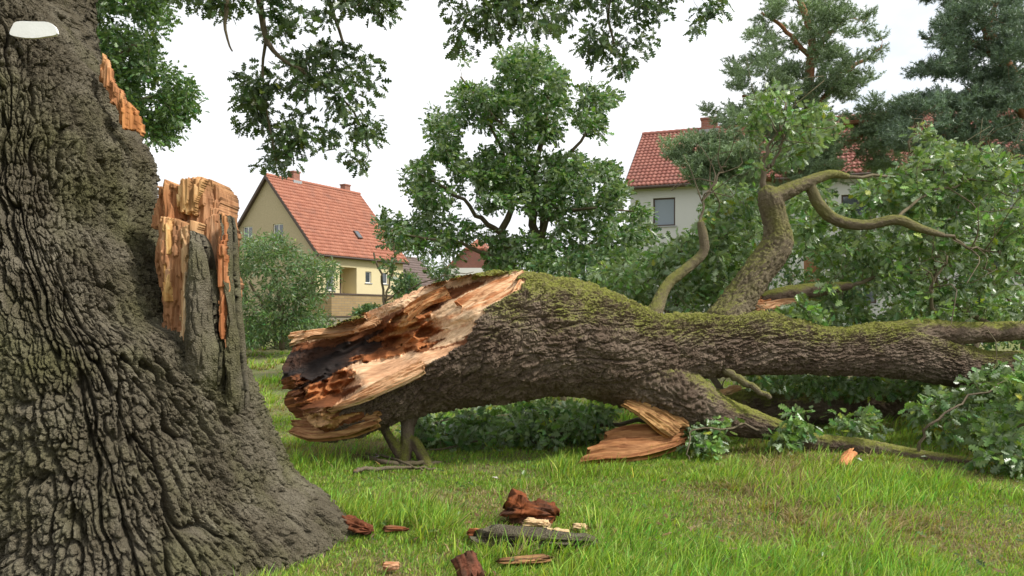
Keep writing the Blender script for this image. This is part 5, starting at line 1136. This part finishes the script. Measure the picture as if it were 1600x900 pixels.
# ================================================================== grass
def build_grass():
    for (x_, y_, d_) in ((1260, 700, 8.5), (1290, 702, 8.5), (1320, 705, 8.45), (1344, 708, 8.4), (1380, 712, 8.25), (1410, 716, 8.15), (1440, 722, 8.05), (1480, 728, 7.9), (920, 720, 7.9), (960, 718, 7.9), (1000, 715, 7.95), (1040, 705, 8.05), (640, 730, 7.8), (600, 730, 7.8)):
        CLEAR.append((P(x_, y_, d_)[0], d_ - .12, .22))
    def blades(n_tuft, per, dlo, dhi, hs, wid, powr, lod, xlim=None, seed=0, straw=0.0):
        d = dlo * (dhi / dlo) ** (RNG.random(n_tuft) ** powr); lim = 0.74 * d + 1.6; x = RNG.uniform(-1, 1, n_tuft) * lim
        if xlim is not None: k = (x > xlim[0] * d) & (x < xlim[1] * d); x, d = x[k], d[k]
        dens = fbm(np.stack([x * .8, d * .8, x * 0], 1), 3, 60 + seed); k = RNG.random(len(x)) < (np.clip(.6 + 2.2 * (dens - .32), .6 if hs > .08 else .9, 1) if not straw else np.clip(1.2 - 1.6 * (dens - .32), .5, 1))
        x, d, dens = x[k], d[k], dens[k]
        hgt = hs * (np.ones(len(x)) if hs < .08 else .28 + 1.75 * sstep(.40, .66, fbm(np.stack([x * 1.3 + 9, d * 1.3, x * 0], 1), 3, 64))) * RNG.uniform(.6, 1.3, len(x))
        idx = np.repeat(np.arange(len(x)), RNG.integers(per // 2, per + per // 2 + 1, len(x))); n = len(idx)
        r = np.abs(RNG.normal(size=n)) * (.045 + .06 * straw) * (1 if hs > .1 else 1.3); a = RNG.uniform(0, 2 * np.pi, n)
        bx = x[idx] + np.cos(a) * r; by = d[idx] + np.sin(a) * r
        # no grass inside the standing trunk
        rr = np.hypot((bx + 2.6) / 1.28, (by - 5.2) / 1.08); k = rr > 1.0; idx, bx, by, a = idx[k], bx[k], by[k], a[k]; n = len(idx)
        bz = gz(bx, by) - .01; H = hgt[idx] * RNG.uniform(.45, 1.2, n)
        for (qx, qy, qr) in CLEAR: H = np.where((bx - qx) ** 2 + (by - qy) ** 2 < qr * qr, np.minimum(H, .055), H)
        dry = fbm(np.stack([bx * 1.1 + 30, by * 1.1, bx * 0], 1), 3, 70); isdry = RNG.random(n) < np.maximum(straw, np.clip(.28 + 3.4 * (dry - .472), .15, .8))
        lean = np.where(isdry, RNG.uniform(.5, 1.8 + 1.5 * straw, n), RNG.uniform(.15, 1.0, n)); la = a + RNG.normal(size=n) * .8
        dirx = np.cos(la) * lean + .28; diry = np.sin(la) * lean - .1; H = np.where(isdry, H * .75, H)
        wx, wy = -np.sin(la + RNG.normal(size=n) * .7), np.cos(la + RNG.normal(size=n) * .7); w = wid * RNG.uniform(.6, 1.4, n) * (1 + by * .035)
        ts = [0, .4, .75, 1.0] if lod else [0, .55, 1.0]; V = []
        for t in ts:
            cx_ = bx + dirx * H * t ** 2 * .75; cy_ = by + diry * H * t ** 2 * .75; cz_ = bz + H * (t - .28 * lean * t ** 2.2)
            ww = w * (1 - t ** 2.2)
            if t < 1: V += [np.stack([cx_ - wx * ww, cy_ - wy * ww, cz_], 1), np.stack([cx_ + wx * ww, cy_ + wy * ww, cz_], 1)]
            else: V.append(np.stack([cx_, cy_, cz_], 1))
        k = len(V); V = np.stack(V, 1).reshape(-1, 3); b = np.arange(n)[:, None] * k
        if lod: fl = np.array([0, 1, 3, 2, 2, 3, 5, 4, 4, 5, 6]); st = np.array([0, 4, 8]); nl = 11
        else: fl = np.array([0, 1, 3, 2, 2, 3, 4]); st = np.array([0, 4]); nl = 7
        loops = (b + fl[None]).ravel(); starts = (np.arange(n)[:, None] * nl + st[None]).ravel()
        g = np.array([0.255, 0.390, 0.060])[None] * (1 + .30 * RNG.normal(size=n)).clip(.35, 1.8)[:, None]; hue = RNG.normal(size=n) * .2 + .35 * (dens[idx] - .5); g[:, 0] *= 1 + hue
        dr = np.array([0.40, 0.31, 0.15])[None] * RNG.uniform(.4, 1.15, n)[:, None]
        return V, loops, starts, np.repeat(np.where(isdry[:, None], dr, g).clip(.01, .7), k, 0)
    parts = [blades(26000, 11, 4.0, 12, .055, .0030, 1.0, False, seed=8, straw=.55), blades(20000, 10, 4.0, 9.5, .098, .0034, .95, True), blades(34000, 11, 4.0, 12, .062, .0031, .95, False, seed=3), blades(9000, 10, 9.5, 17, .10, .005, .9, False), blades(11000, 9, 16, 45, .12, .011, .9, False, (-.45, .1))]
    V, Lp, S, C = [], [], [], []; nv = nl = 0
    for v, l, s, c in parts:
        V.append(v); Lp.append(l + nv); S.append(s + nl); C.append(c); nv += len(v); nl += len(l)
    o = link('grass', np_mesh('grass', np.concatenate(V), np.concatenate(Lp), np.concatenate(S), {'Col': np.concatenate(C)}), M_grass)
    tag(o, 'long green grass with dry straw coloured patches', 'grass', kind='stuff')
build_grass()

def build_litter():
    n = 420; d = 4.3 * (10 / 4.3) ** RNG.random(n); x = RNG.uniform(-.25, .74, n) * d; z = gz(x, d) + RNG.uniform(.03, .07, n)
    pos = np.stack([x, d, z], 1); t = rand_dir(n); t[:, 2] *= .3
    c = np.where(RNG.random(n)[:, None] < .6, np.array([[.20, .115, .05]]), np.array([[.09, .15, .04]])) * RNG.uniform(.5, 1.4, (n, 1))
    o = leaf_cloud('leaf_litter', pos, t, unit(rand_dir(n) * .5 + np.array([0, 0, 1])), RNG.uniform(.03, .075, n), c, 'oak', M_oak, None)
    tag(o, 'small brown and green leaves scattered in the grass', 'leaf litter', kind='stuff')
build_litter()
